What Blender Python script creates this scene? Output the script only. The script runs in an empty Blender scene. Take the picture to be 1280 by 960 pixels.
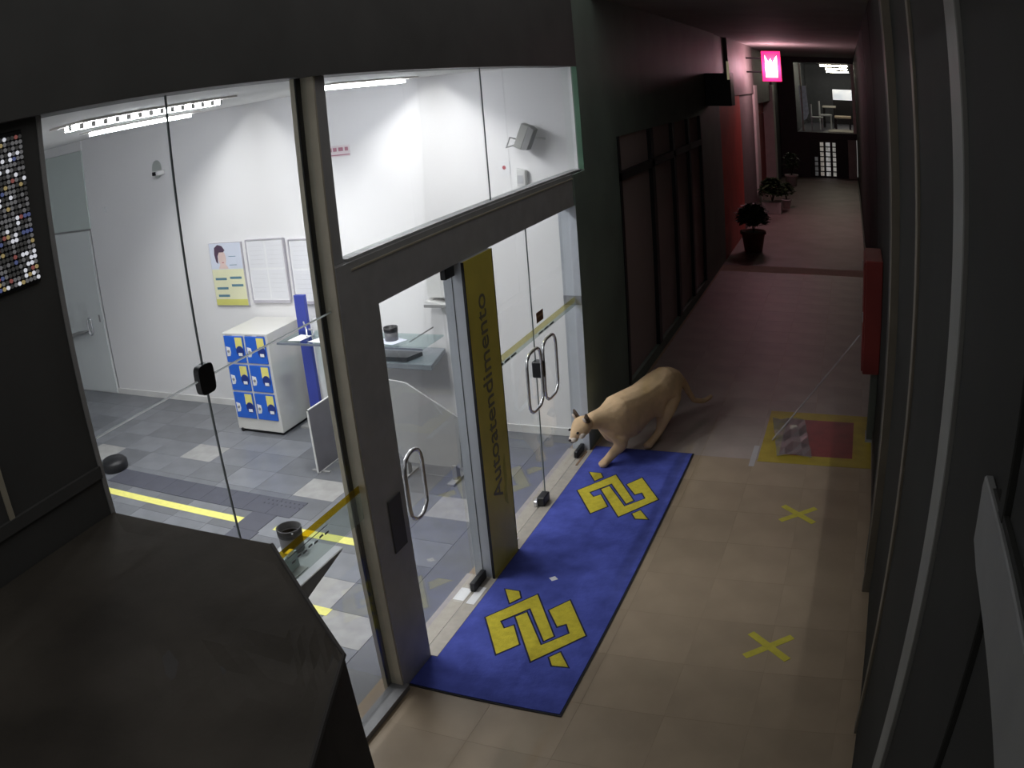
import bpy, bmesh, math, random
from mathutils import Vector, Matrix
random.seed(7)
SC = bpy.context.scene
COL = SC.collection

# ------------------------------------------------------------------ camera
# surveillance camera under the corridor ceiling, wide-angle lens with barrel distortion
YAW, PITCH, ROLL, K1, K3 = 0.4162327, 0.3427798, -0.0847279, 0.7367020, 0.0482222
cam_d = bpy.data.cameras.new('surveillance_camera')
cam = bpy.data.objects.new('surveillance_camera', cam_d)
COL.objects.link(cam)
cam_d.type = 'PANO'
cam_d.sensor_fit = 'HORIZONTAL'
cam_d.sensor_width = 36.0
cam_d.sensor_height = 27.0
cam_d.clip_start = 0.01
cc = cam_d.cycles if hasattr(cam_d, 'cycles') else cam_d
cc.panorama_type = 'FISHEYE_LENS_POLYNOMIAL'
cc.fisheye_fov = math.radians(170)
cc.fisheye_polynomial_k0 = 0.0
cc.fisheye_polynomial_k1 = -K1 / 22.5
cc.fisheye_polynomial_k2 = 0.0
cc.fisheye_polynomial_k3 = -K3 / 22.5 ** 3
cc.fisheye_polynomial_k4 = 0.0
f = Vector((-math.sin(YAW) * math.cos(PITCH), math.cos(YAW) * math.cos(PITCH), -math.sin(PITCH)))
r = Vector((math.cos(YAW), math.sin(YAW), 0))
u = r.cross(f)
r2 = math.cos(ROLL) * r + math.sin(ROLL) * u
u2 = -math.sin(ROLL) * r + math.cos(ROLL) * u
cam.matrix_world = Matrix(((r2.x, u2.x, -f.x, 0), (r2.y, u2.y, -f.y, 0), (r2.z, u2.z, -f.z, 3.0), (0, 0, 0, 1)))
SC.camera = cam

# ------------------------------------------------------------------ world, exposure
W = bpy.data.worlds.new('night')
SC.world = W
W.use_nodes = True
W.node_tree.nodes['Background'].inputs[0].default_value = (1.0, 0.98, 0.95, 1)
W.node_tree.nodes['Background'].inputs[1].default_value = 0.24
SC.view_settings.view_transform = 'Standard'
SC.view_settings.look = 'None'
SC.view_settings.exposure = 0.0
SC.view_settings.gamma = 1.0
SC.view_settings.use_curve_mapping = False
SC.cycles.use_denoising = True
SC.cycles.max_bounces = 8
SC.cycles.transparent_max_bounces = 16
SC.cycles.sample_clamp_indirect = 4.0
LAMP_POWER = 42.0

# ------------------------------------------------------------------ materials
MATS = {}
def M(name, col, rough=0.6, metal=0.0, var=0.08, scale=6.0, bump=0.0, spec=0.4, emit=0.0, rnd=0.0, detail=4.0):
    if name in MATS:
        return MATS[name]
    m = bpy.data.materials.new(name)
    m.use_nodes = True
    nt = m.node_tree
    b = nt.nodes['Principled BSDF']
    b.inputs['Roughness'].default_value = rough
    b.inputs['Metallic'].default_value = metal
    b.inputs['Specular IOR Level'].default_value = spec
    tc = nt.nodes.new('ShaderNodeTexCoord')
    nz = nt.nodes.new('ShaderNodeTexNoise')
    nz.inputs['Scale'].default_value = scale
    nz.inputs['Detail'].default_value = detail
    nt.links.new(tc.outputs['Object'], nz.inputs['Vector'])
    rp = nt.nodes.new('ShaderNodeValToRGB')
    lo = [max(0, c * (1 - var)) for c in col]
    hi = [min(1, c * (1 + var)) for c in col]
    rp.color_ramp.elements[0].position = 0.3
    rp.color_ramp.elements[1].position = 0.7
    rp.color_ramp.elements[0].color = (*lo, 1)
    rp.color_ramp.elements[1].color = (*hi, 1)
    nt.links.new(nz.outputs['Fac'], rp.inputs['Fac'])
    out = rp.outputs['Color']
    if rnd > 0:
        oi = nt.nodes.new('ShaderNodeObjectInfo')
        mr = nt.nodes.new('ShaderNodeMapRange')
        mr.inputs['To Min'].default_value = 1 - rnd
        mr.inputs['To Max'].default_value = 1 + rnd
        nt.links.new(oi.outputs['Random'], mr.inputs['Value'])
        vm = nt.nodes.new('ShaderNodeVectorMath')
        vm.operation = 'SCALE'
        nt.links.new(out, vm.inputs[0])
        nt.links.new(mr.outputs[0], vm.inputs['Scale'])
        out = vm.outputs[0]
    nt.links.new(out, b.inputs['Base Color'])
    if emit > 0:
        nt.links.new(out, b.inputs['Emission Color'])
        b.inputs['Emission Strength'].default_value = emit
    if bump > 0:
        bp = nt.nodes.new('ShaderNodeBump')
        bp.inputs['Strength'].default_value = bump
        bp.inputs['Distance'].default_value = 0.01
        n2 = nt.nodes.new('ShaderNodeTexNoise')
        n2.inputs['Scale'].default_value = scale * 4
        n2.inputs['Detail'].default_value = 6
        nt.links.new(tc.outputs['Object'], n2.inputs['Vector'])
        nt.links.new(n2.outputs['Fac'], bp.inputs['Height'])
        nt.links.new(bp.outputs['Normal'], b.inputs['Normal'])
    MATS[name] = m
    return m

def glass_mat(name, tint=(0.97, 0.985, 0.98), gloss=0.05, rough=0.0, haze=0.0, hazecol=(0.8, 0.85, 0.85)):
    m = bpy.data.materials.new(name)
    m.use_nodes = True
    nt = m.node_tree
    nt.nodes.remove(nt.nodes['Principled BSDF'])
    out = nt.nodes['Material Output']
    tr = nt.nodes.new('ShaderNodeBsdfTransparent')
    tr.inputs[0].default_value = (*tint, 1)
    gl = nt.nodes.new('ShaderNodeBsdfGlossy')
    gl.inputs['Roughness'].default_value = rough
    lw = nt.nodes.new('ShaderNodeLayerWeight')
    lw.inputs['Blend'].default_value = 0.12
    mp = nt.nodes.new('ShaderNodeMapRange')
    mp.inputs['To Min'].default_value = gloss * 0.6
    mp.inputs['To Max'].default_value = gloss * 5
    nt.links.new(lw.outputs['Fresnel'], mp.inputs['Value'])
    mx = nt.nodes.new('ShaderNodeMixShader')
    nt.links.new(mp.outputs[0], mx.inputs[0])
    nt.links.new(tr.outputs[0], mx.inputs[1])
    nt.links.new(gl.outputs[0], mx.inputs[2])
    last = mx
    if haze > 0:
        df = nt.nodes.new('ShaderNodeBsdfDiffuse')
        df.inputs[0].default_value = (*hazecol, 1)
        m2 = nt.nodes.new('ShaderNodeMixShader')
        m2.inputs[0].default_value = haze
        nt.links.new(mx.outputs[0], m2.inputs[1])
        nt.links.new(df.outputs[0], m2.inputs[2])
        last = m2
    nt.links.new(last.outputs[0], out.inputs['Surface'])
    MATS[name] = m
    return m

GLASS = glass_mat('clear_glass')
SHELFGLASS = glass_mat('shelf_glass', (0.80, 0.87, 0.87), 0.08)
DARKGLASS = glass_mat('reflection_hazed_glass', (0.45, 0.42, 0.42), 0.10, 0.0, 0.55, (0.85, 0.68, 0.65))  # pinkish haze colour stands in for reflections on the shop panes
PLASTIC = glass_mat('glare_plastic', (0.9, 0.9, 0.9), 0.10, 0.15, 0.13, (0.75, 0.72, 0.75))

WHITE_WALL = M('white_paint', (0.86, 0.85, 0.86), 0.7, var=0.02, scale=2)
CEIL_LOBBY = M('white_ceiling', (0.80, 0.80, 0.79), 0.8, var=0.03, scale=2)
GREY_WALL = M('pale_grey_laminate', (0.72, 0.75, 0.75), 0.5, var=0.03, scale=2)
DARK_FRAME = M('dark_grey_aluminium', (0.44, 0.44, 0.445), 0.5, 0.0, 0.08, 8)
DARK_PANEL = M('dark_grey_cladding', (0.10, 0.10, 0.098), 0.55, 0.0, 0.12, 3)
BEIGE_METAL = M('anodised_beige_metal', (0.62, 0.57, 0.45), 0.5, 0.1, 0.06, 8)
LIGHT_METAL = M('light_aluminium', (0.52, 0.55, 0.60), 0.45, 0.15, 0.04, 10)
SILL = M('brushed_threshold', (0.44, 0.40, 0.35), 0.5, 0.2, 0.08, 20)
CHROME = M('chrome', (0.75, 0.75, 0.78), 0.25, 0.75, 0.02)
BLACK = M('black_plastic', (0.012, 0.012, 0.014), 0.4, 0.0, 0.1)
GREEN_WALL = M('dark_green_paint', (0.23, 0.29, 0.25), 0.6, 0.0, 0.12, 2)
GREEN_EDGE = M('green_edge_paint', (0.09, 0.19, 0.12), 0.5, 0.0, 0.05)
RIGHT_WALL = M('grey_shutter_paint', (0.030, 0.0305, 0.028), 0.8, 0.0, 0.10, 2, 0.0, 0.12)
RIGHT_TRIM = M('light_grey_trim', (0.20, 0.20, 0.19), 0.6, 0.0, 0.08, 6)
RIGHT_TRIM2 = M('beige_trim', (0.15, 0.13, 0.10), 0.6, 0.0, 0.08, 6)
CEIL_COR = M('grimy_ceiling_paint', (0.34, 0.32, 0.31), 0.8, 0.0, 0.12, 1.5)
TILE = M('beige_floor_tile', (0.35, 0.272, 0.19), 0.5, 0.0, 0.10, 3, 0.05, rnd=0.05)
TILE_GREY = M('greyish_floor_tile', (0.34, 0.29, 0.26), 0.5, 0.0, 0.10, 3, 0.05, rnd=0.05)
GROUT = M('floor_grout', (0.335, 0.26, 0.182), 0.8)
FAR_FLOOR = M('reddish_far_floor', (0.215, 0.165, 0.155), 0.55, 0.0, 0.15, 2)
LTILE = M('grey_granite_tile', (0.165, 0.172, 0.19), 0.30, 0.0, 0.15, 5, 0.0, 0.5, rnd=0.22)
LTILE2 = M('pale_granite_tile', (0.34, 0.335, 0.33), 0.28, 0.0, 0.16, 9, 0.0, 0.5)
LGROUT = M('dark_grout', (0.15, 0.155, 0.17), 0.6)
TACT = M('charcoal_tactile_rubber', (0.075, 0.078, 0.10), 0.55, 0.0, 0.08, 10)
MAT_BLUE = M('blue_carpet', (0.078, 0.10, 0.41), 0.95, 0.0, 0.22, 7, 0.35, 0.1)
MAT_EDGE = M('black_rubber_edge', (0.02, 0.02, 0.025), 0.8)
YELLOW = M('yellow_carpet', (0.58, 0.49, 0.05), 0.9, 0.0, 0.12, 25, 0.3, 0.1)
YTAPE = M('yellow_tape', (0.58, 0.51, 0.06), 0.5, 0.0, 0.1, 20)
YTAPE_IN = M('yellow_floor_tape', (0.82, 0.78, 0.22), 0.5, 0.0, 0.06, 20)
YBORDER = M('yellow_floor_paint', (0.42, 0.32, 0.035), 0.5, 0.0, 0.15, 6)
RED = M('red_floor_paint', (0.22, 0.03, 0.03), 0.45, 0.0, 0.2, 6)
RED_PAINT = M('red_paint', (0.62, 0.085, 0.06), 0.5, 0.0, 0.12, 3)
DRED = M('dark_red_paint', (0.45, 0.035, 0.03), 0.5, 0.0, 0.1, 3)
POST_YELLOW = M('mustard_yellow_panel', (0.80, 0.68, 0.13), 0.45, 0.0, 0.08, 4)
INK = M('dark_blue_letters', (0.24, 0.22, 0.15), 0.5)
MAUVE = M('mauve_grey_wall', (0.16, 0.13, 0.13), 0.6, 0.0, 0.1, 3)
PALE = M('pale_trim_paint', (0.66, 0.62, 0.59), 0.6, 0.0, 0.06)
PAPER = M('white_paper', (0.86, 0.86, 0.88), 0.7, 0.0, 0.02)
LINE = M('grey_print', (0.70, 0.70, 0.73), 0.7)
LOCKER = M('white_locker_metal', (0.70, 0.69, 0.66), 0.4, 0.1, 0.02)
BLUE = M('blue_panel', (0.025, 0.13, 0.62), 0.4, 0.0, 0.05)
NAVY = M('navy_print', (0.02, 0.04, 0.22), 0.4)
INDIGO = M('indigo_panel', (0.05, 0.07, 0.36), 0.45, 0.0, 0.04)
STICKY = M('yellow_print', (0.85, 0.76, 0.22), 0.5)
PALEYEL = M('pale_yellow_print', (0.85, 0.84, 0.58), 0.6, 0.0, 0.03)
SKYPRINT = M('pale_blue_print', (0.72, 0.76, 0.88), 0.6, 0.0, 0.04)
TEAL = M('teal_print', (0.12, 0.25, 0.33), 0.6)
SKIN = M('skin_tone_print', (0.80, 0.62, 0.58), 0.6)
HAIR = M('dark_hair_print', (0.10, 0.06, 0.10), 0.6)
GREYTOP = M('grey_worktop', (0.26, 0.28, 0.31), 0.35, 0.0, 0.06, 12)
WHITEBOX = M('off_white_plastic', (0.74, 0.74, 0.73), 0.45, 0.0, 0.02)
GREYBOX = M('grey_plastic', (0.30, 0.30, 0.30), 0.5)
BOARD = M('mauve_grey_board', (0.17, 0.165, 0.185), 0.4, 0.0, 0.08, 5)
PANELGREY = M('grey_frosted_panel', (0.36, 0.365, 0.37), 0.5, 0.0, 0.03)
DUST = M('dusty_dark_metal', (0.088, 0.078, 0.066), 0.85, 0.0, 0.35, 2.2, 0.4, 0.2, detail=8)
DUST_SIDE = M('dusty_dark_side', (0.085, 0.08, 0.076), 0.8, 0.0, 0.3, 3, 0.2, 0.2)
TERRA = M('terracotta', (0.16, 0.07, 0.045), 0.8, 0.0, 0.15, 8)
WPOT = M('white_pot', (0.60, 0.56, 0.55), 0.6)
LEAF = M('dark_green_leaf', (0.040, 0.075, 0.028), 0.55, 0.0, 0.35, 12)
SOIL = M('soil', (0.03, 0.022, 0.016), 0.9)

# ------------------------------------------------------------------ mesh helpers
class MB:
    def __init__(s):
        s.v = []; s.f = []
    def box(s, x0, x1, y0, y1, z0, z1):
        n = len(s.v)
        s.v += [(x, y, z) for z in (z0, z1) for y in (y0, y1) for x in (x0, x1)]
        s.f += [tuple(n + i for i in q) for q in ((0, 2, 3, 1), (4, 5, 7, 6), (0, 1, 5, 4), (2, 6, 7, 3), (0, 4, 6, 2), (1, 3, 7, 5))]
        return s
    def prism(s, poly, a, b, axis='z'):
        n = len(s.v); k = len(poly)
        mk = {'z': lambda p, h: (p[0], p[1], h), 'y': lambda p, h: (p[0], h, p[1]), 'x': lambda p, h: (h, p[0], p[1])}[axis]
        s.v += [mk(p, a) for p in poly] + [mk(p, b) for p in poly]
        s.f += [tuple(n + i for i in range(k))[::-1], tuple(n + k + i for i in range(k))]
        s.f += [(n + i, n + (i + 1) % k, n + k + (i + 1) % k, n + k + i) for i in range(k)]
        return s
    def lathe(s, prof, cx, cy, seg=20):
        n = len(s.v); k = len(prof)
        for i in range(seg):
            a = 2 * math.pi * i / seg
            s.v += [(cx + q * math.cos(a), cy + q * math.sin(a), z) for q, z in prof]
        for i in range(seg):
            j = (i + 1) % seg
            s.f += [(n + i * k + m, n + j * k + m, n + j * k + m + 1, n + i * k + m + 1) for m in range(k - 1)]
        s.f.append(tuple(n + i * k for i in range(seg))[::-1])
        s.f.append(tuple(n + i * k + k - 1 for i in range(seg)))
        return s
    def tube(s, path, rad, seg=8, closed=False):
        n = len(s.v); P = [Vector(p) for p in path]; L = len(P)
        for i, p in enumerate(P):
            a = P[(i - 1) % L] if (closed or i > 0) else P[i]
            b = P[(i + 1) % L] if (closed or i < L - 1) else P[i]
            t = (b - a).normalized()
            ref = Vector((0, 0, 1)) if abs(t.z) < 0.9 else Vector((1, 0, 0))
            e1 = t.cross(ref).normalized(); e2 = t.cross(e1)
            for j in range(seg):
                q = 2 * math.pi * j / seg
                s.v.append(tuple(p + rad * (math.cos(q) * e1 + math.sin(q) * e2)))
        for i in range(L if closed else L - 1):
            k = (i + 1) % L
            best = 0
            if closed and k == 0:
                best = min(range(seg), key=lambda o: (Vector(s.v[n + i * seg]) - Vector(s.v[n + o])).length)
            for j in range(seg):
                s.f.append((n + i * seg + j, n + i * seg + (j + 1) % seg, n + k * seg + (j + 1 + best) % seg, n + k * seg + (j + best) % seg))
        if not closed:
            s.f.append(tuple(n + j for j in range(seg)))
            s.f.append(tuple(n + (L - 1) * seg + j for j in range(seg))[::-1])
        return s
    def mesh(s, name, m, smooth=False, bevel=0.0):
        me = bpy.data.meshes.new(name)
        me.from_pydata(s.v, [], s.f)
        bm = bmesh.new(); bm.from_mesh(me)
        bmesh.ops.recalc_face_normals(bm, faces=bm.faces)
        if bevel > 0:
            bmesh.ops.bevel(bm, geom=[e for e in bm.edges if len(e.link_faces) == 2 and e.calc_face_angle(0) > 0.6], offset=bevel, segments=1, affect='EDGES', clamp_overlap=True)
        bm.to_mesh(me); bm.free()
        if smooth:
            for p in me.polygons: p.use_smooth = True
        if m: me.materials.append(m)
        return me
    def build(s, name, m, parent=None, smooth=False, bevel=0.0):
        return link(name, s.mesh(name, m, smooth, bevel), parent)

def link(name, me, parent=None):
    o = bpy.data.objects.new(name, me)
    COL.objects.link(o)
    if parent is not None:
        o.parent = parent
        o.matrix_parent_inverse = parent.matrix_world.inverted() if False else Matrix.Translation(-parent.location)
    return o
def tag(o, label, cat, group=None):
    o['label'] = label; o['category'] = cat
    if group: o['group'] = group
    return o
def thing(name, label, cat, loc=(0, 0, 0), group=None):
    o = bpy.data.objects.new(name, None)
    o.empty_display_size = 0.1
    o.location = loc
    COL.objects.link(o)
    return tag(o, label, cat, group)
def struct(o):
    o['kind'] = 'structure'
    return o
def sempty(name, loc=(0, 0, 0)):
    o = bpy.data.objects.new(name, None); o.location = loc; COL.objects.link(o)
    return struct(o)
def box(name, m, b, parent=None, bevel=0.0):
    return MB().box(*b).build(name, m, parent, False, bevel)
def sbox(name, m, b, bevel=0.0):
    return struct(box(name, m, b, None, bevel))
def inst(name, me, loc, parent):
    o = bpy.data.objects.new(name, me); COL.objects.link(o)
    o.parent = parent; o.location = Vector(loc) - parent.location
    return o
def text_mesh(name, body, size, m, depth=0.002):
    c = bpy.data.curves.new(name, 'FONT'); c.body = body; c.size = size; c.extrude = depth
    c.align_x = 'CENTER'; c.align_y = 'CENTER'
    o = bpy.data.objects.new(name, c); COL.objects.link(o)
    dg = bpy.context.evaluated_depsgraph_get()
    me = bpy.data.meshes.new_from_object(o.evaluated_get(dg))
    bpy.data.objects.remove(o)
    me.materials.clear(); me.materials.append(m)
    return me

# ------------------------------------------------------------------ setting: corridor shell
XF = -2.17           # glass plane of the shopfront
XR = 0.28            # right-hand wall
ZC = 3.80            # corridor ceiling
YB = 6.54            # end wall of the lobby
XL = -9.75           # side wall of the lobby
ZL = 3.18            # lobby ceiling
floor = sbox('floor', GROUT, (-2.30, 0.45, -2.5, 13.55, -0.10, -0.0008))
P = 0.45
tile_me = MB().box(-P / 2 + .0010, P / 2 - .0010, -P / 2 + .0010, P / 2 - .0010, -0.010, 0.0).mesh('floor_tile', TILE, False, 0.0004)
tile_me2 = tile_me.copy(); tile_me2.materials.clear(); tile_me2.materials.append(TILE_GREY)
for i in range(6):
    for j in range(31):
        x = -2.08 + P / 2 + i * P; y = 0.05 - P / 2 + j * P - 0.45
        if x - P / 2 > XR: continue
        inst('floor_tile', tile_me if j < 16 else tile_me2, (x, y, 0), floor)
strip = MB().box(-2.30, -2.08, -2.5, 13.55, -0.01, -0.001).build('floor_edge', TILE, floor)
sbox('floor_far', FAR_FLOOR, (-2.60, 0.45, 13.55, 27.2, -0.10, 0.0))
ceil = sbox('ceiling', CEIL_COR, (-2.6, 0.6, 7.2, 27.2, ZC, ZC + 0.12))
sbox('trim_8', M('dark_edge_beam', (0.05, 0.05, 0.05), .6), (-2.6, 0.6, 7.1, 7.2, ZC - .03, ZC + .25))

# right wall: dark shutter panels between narrow upright trims
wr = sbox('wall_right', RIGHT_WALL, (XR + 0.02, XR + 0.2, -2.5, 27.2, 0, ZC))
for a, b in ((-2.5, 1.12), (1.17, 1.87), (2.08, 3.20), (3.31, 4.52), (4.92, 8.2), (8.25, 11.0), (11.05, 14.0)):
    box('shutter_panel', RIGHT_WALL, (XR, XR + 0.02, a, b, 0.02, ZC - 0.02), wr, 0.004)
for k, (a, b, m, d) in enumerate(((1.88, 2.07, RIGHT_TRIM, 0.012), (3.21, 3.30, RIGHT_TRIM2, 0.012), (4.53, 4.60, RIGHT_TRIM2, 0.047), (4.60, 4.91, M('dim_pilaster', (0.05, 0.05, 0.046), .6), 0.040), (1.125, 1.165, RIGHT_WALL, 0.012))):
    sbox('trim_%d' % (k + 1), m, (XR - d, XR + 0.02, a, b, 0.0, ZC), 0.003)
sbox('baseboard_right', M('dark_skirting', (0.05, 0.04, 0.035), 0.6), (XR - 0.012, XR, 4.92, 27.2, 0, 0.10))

# wall with the dark green shop beyond the bank front
wg = sempty('wall_left', (-2.12, 6.3, 0))
MB().box(-2.16, -2.11, 6.262, 6.54, 0, 2.30).build('wall_lower_panel', GREEN_WALL, wg)
MB().box(-2.45, -2.11, 6.665, 7.55, 0, 2.30).build('wall_lower_panel', GREEN_WALL, wg)
MB().box(-2.16, -2.11, 6.54, 6.665, 0, ZC).build('wall_corner_panel', GREEN_WALL, wg)
MB().box(-2.45, -2.11, 6.665, 7.55, 2.30, ZC).build('wall_upper_panel', GREEN_WALL, wg)
MB().box(-2.45, -2.11, 7.55, 12.0, 2.50, ZC).build('wall_fascia', GREEN_WALL, wg)
MB().box(-2.45, -2.11, 12.0, 13.9, 0, ZC).build('wall_end_panel', GREEN_WALL, wg)
MB().box(-2.45, -2.11, 7.55, 12.0, 0.0, 0.12).build('wall_sill', GREEN_WALL, wg)
MB().box(-2.148, -2.108, 6.53, 6.539, 2.316, 3.154).build('edge_strip', GREEN_EDGE, wg)
ws = sempty('window_3', (-2.14, 9.8, 0.12))
for a, b in ((7.55, 7.62), (8.86, 8.98), (10.0, 10.12), (11.0, 11.10), (11.93, 12.0)):
    box('mullion', BLACK, (-2.18, -2.10, a, b, 0.12, 2.50), ws)
box('transom_bar', BLACK, (-2.18, -2.10, 7.55, 12.0, 2.08, 2.16), ws)
for a, b in ((7.62, 8.86), (8.98, 10.0), (10.12, 11.0), (11.10, 11.93)):
    box('pane', DARKGLASS, (-2.150, -2.144, a, b, 0.12, 2.08), ws)
    box('pane', DARKGLASS, (-2.150, -2.144, a, b, 2.16, 2.50), ws)
# dim shop room behind that window
SHOPW = M('dim_shop_wall', (0.40, 0.30, 0.27), 0.7, var=0.2, scale=1.5)
sbox('wall_shop_back', SHOPW, (-4.6, -4.5, 6.7, 13.8, 0, 2.9))
sbox('wall_shop_side', SHOPW, (-4.5, -2.46, 13.75, 13.85, 0, 2.9))
sbox('floor_shop', FAR_FLOOR, (-4.6, -2.46, 6.7, 13.8, -0.1, 0.0))
sbox('ceiling_shop', SHOPW, (-4.6, -2.46, 6.7, 13.8, 2.9, 3.0))

# far left wall: red wall, mauve wall, pale door frame, red door
wf = sempty('wall_far_left', (-2.2, 20, 0))
MB().box(-2.45, -2.11, 13.9, 16.6, 0, 2.72).build('red_wall', RED_PAINT, wf)
MB().box(-2.45, -2.13, 16.6, 19.1, 0, 2.72).build('mauve_wall', MAUVE, wf)
MB().box(-2.45, -2.09, 15.2, 19.1, 2.72, ZC).build('grey_fascia', MAUVE, wf)
MB().box(-2.45, -2.15, 13.9, 15.2, 2.72, ZC).build('dark_fascia', GREEN_WALL, wf)
MB().box(-2.45, -2.13, 24.4, 27.2, 0, ZC).build('dark_wall', M('charcoal_wall', (0.05, 0.045, 0.05), 0.6), wf)
MB().box(-2.45, -2.15, 19.7, 23.8, 2.45, ZC).build('grey_lintel', MAUVE, wf)
dd = sempty('door_4', (-2.2, 21.7, 0))
box('door_frame', PALE, (-2.45, -2.08, 19.1, 19.75, 0, 2.9), dd)
box('door_frame', PALE, (-2.45, -2.08, 23.75, 24.4, 0, 2.9), dd)
box('door_leaf', DRED, (-2.42, -2.36, 19.75, 23.75, 0, 2.1), dd)
box('fanlight', RED_PAINT, (-2.42, -2.36, 19.75, 23.75, 2.12, 2.45), dd)

# ------------------------------------------------------------------ setting: bank front
hd = sempty('wall_facade', (-2.15, 2.4, 3.15))
MB().box(-2.30, -2.11, -2.5, 6.54, 3.155, ZC).build('header_cladding', DARK_PANEL, hd)
MB().box(-2.30, -2.168, -2.5, 1.555, 0.0, 3.155).build('side_cladding', DARK_PANEL, hd)
MB().box(-2.168, -2.155, -2.5, 1.555, 1.98, 2.02).build('cladding_joint', DARK_PANEL, hd)
box('edge_strip', BEIGE_METAL, (-2.168, -2.160, 1.145, 1.165, 2.02, 2.20), hd)

fr = sempty('trim_6', (-2.15, 3.05, 0))
MB().box(-2.24, -2.163, 1.555, 1.573, 0, 3.155).build('frame_upright', DARK_FRAME, fr)
MB().box(-2.228, -2.205, 2.980, 3.018, 0, 3.155).build('inner_bead', BEIGE_METAL, fr)
MB().box(-2.204, -2.198, 2.982, 3.018, 0, 3.155).build('gasket', BLACK, fr)
MB().box(-2.240, -2.130, 3.018, 3.030, 0, 3.155).build('side_plate', BEIGE_METAL, fr)
MB().box(-2.235, -2.162, 3.030, 3.150, 2.301, 3.155).build('upper_post', DARK_FRAME, fr)
MB().box(-2.20, -2.10, 1.57, 3.04, 0.0, 0.035).build('frame_sill', M('dull_sill_metal', (0.24, 0.24, 0.25), .55), fr)
# door surround
ds = sempty('trim_7', (-2.15, 4.6, 0))
MB().box(-2.235, -2.125, 3.030, 3.350, 0, 2.055).build('door_post', DARK_FRAME, ds)
MB().box(-2.235, -2.125, 3.031, 6.54, 2.055, 2.300).build('door_head', DARK_FRAME, ds)
MB().box(-2.235, -2.118, 3.155, 6.54, 2.262, 2.270).build('head_bead', BEIGE_METAL, ds)
MB().box(-2.21, -2.14, 3.155, 6.53, 2.300, 2.315).build('head_top', DARK_FRAME, ds)
MB().box(-2.26, -2.112, 6.26, 6.285, 0, 2.055).build('far_jamb', LIGHT_METAL, ds)
MB().box(-2.26, -2.112, 6.255, 6.262, 1.26, 1.335).build('jamb_stripe', M('grey_stripe', (0.25, 0.26, 0.28), 0.5), ds)
MB().box(-2.175, -2.085, 3.35, 4.23, 0.0, 0.012).build('threshold', SILL, ds)
MB().box(-2.175, -2.085, 4.61, 6.26, 0.0, 0.012).build('threshold', SILL, ds)
MB().box(-2.30, -2.178, 3.35, 4.23, 0.0, 0.012).build('inner_threshold', SILL, ds)
MB().box(-2.30, -2.178, 4.61, 6.26, 0.0, 0.012).build('inner_threshold', SILL, ds)
box('strip_end', M('rusty_metal', (0.25, 0.16, 0.10), 0.7), (-2.135, -2.12, 5.95, 6.22, 0.012, 0.016), ds)

# yellow pillar with vertical lettering between the doors
pp = thing('lettered_pillar', 'mustard yellow pillar with upright dark lettering between the two glass doors', 'pillar', (-2.16, 4.415, 0))
box('core', LIGHT_METAL, (-2.235, -2.108, 4.222, 4.606, 0, 2.054), pp)
box('front_panel', POST_YELLOW, (-2.108, -2.098, 4.218, 4.610, 0.0, 2.054), pp)
box('edge_trim', BLACK, (-2.112, -2.096, 4.213, 4.219, 0, 2.054), pp)
box('edge_trim', BLACK, (-2.236, -2.096, 4.608, 4.614, 0, 2.054), pp)
box('side_groove', BLACK, (-2.182, -2.176, 4.2205, 4.222, 0, 2.03), pp)
tm = text_mesh('lettering', 'Autoatendimento', 0.185, INK, 0.0015)
to = link('lettering', tm, pp)
to.matrix_parent_inverse = Matrix()
to.location = Vector((-2.096, 4.40, 1.17)) - pp.location
# letters run upwards: glyph x -> +Z, glyph y -> -Y, normal -> +X
to.rotation_euler = Matrix(((0, 0, 1), (0, -1, 0), (1, 0, 0))).to_euler() if False else Matrix(((0, 0, 1), (0, 0, 0), (0, 0, 0))).to_euler()
to.rotation_euler = Matrix(((0.0, 0.0, 1.0), (0.0, -1.0, 0.0), (1.0, 0.0, 0.0))).to_euler()
to.rotation_euler = (math.radians(90), math.radians(-90), math.radians(90))
MB().prism([(4.475, .50), (4.50, .56), (4.495, .68), (4.53, .76), (4.54, .60), (4.52, .52), (4.53, .40), (4.49, .44)], -2.0975, -2.0965, 'x').build('scuff', YTAPE, pp)

# panes
PANE_GLOW = bpy.data.materials.new('polished_pane_edge'); PANE_GLOW.use_nodes = True
_nt = PANE_GLOW.node_tree; _nt.nodes.remove(_nt.nodes['Principled BSDF'])
_tl = _nt.nodes.new('ShaderNodeBsdfTranslucent'); _tl.inputs[0].default_value = (.95, .97, .97, 1)
_nt.links.new(_tl.outputs[0], _nt.nodes['Material Output'].inputs['Surface'])
YSTRIPE = glass_mat('cream_film', (0.92, 0.89, 0.66), 0.03, 0.2, 0.12, (0.8, 0.75, 0.4))
YSTRIPE2 = glass_mat('yellow_film', (0.80, 0.66, 0.16), 0.03, 0.2, 0.12, (0.7, 0.6, 0.1))
FSTRIPE = glass_mat('frosted_film', (0.86, 0.90, 0.88), 0.03, 0.2, 0.10)
def joint(parent, b): return box('pane_edge', M('pane_edge', (0.10, 0.12, 0.12), 0.3), b, parent)
w1 = sempty('window_1', (XF, 2.28, 0))
for a, b, c, d in ((1.578, 2.152, 0.035, 2.105), (2.158, 3.016, 0.035, 2.105), (1.578, 2.152, 2.109, 3.15), (2.158, 3.016, 2.109, 3.15)):
    box('pane', GLASS, (XF - .004, XF + .004, a, b, c, d), w1)
joint(w1, (XF - .004, XF + .004, 2.1525, 2.1575, 0.035, 3.15))
box('pane_edge', PANE_GLOW, (XF - .004, XF + .004, 1.578, 3.016, 2.1044, 2.1096), w1)
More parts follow.
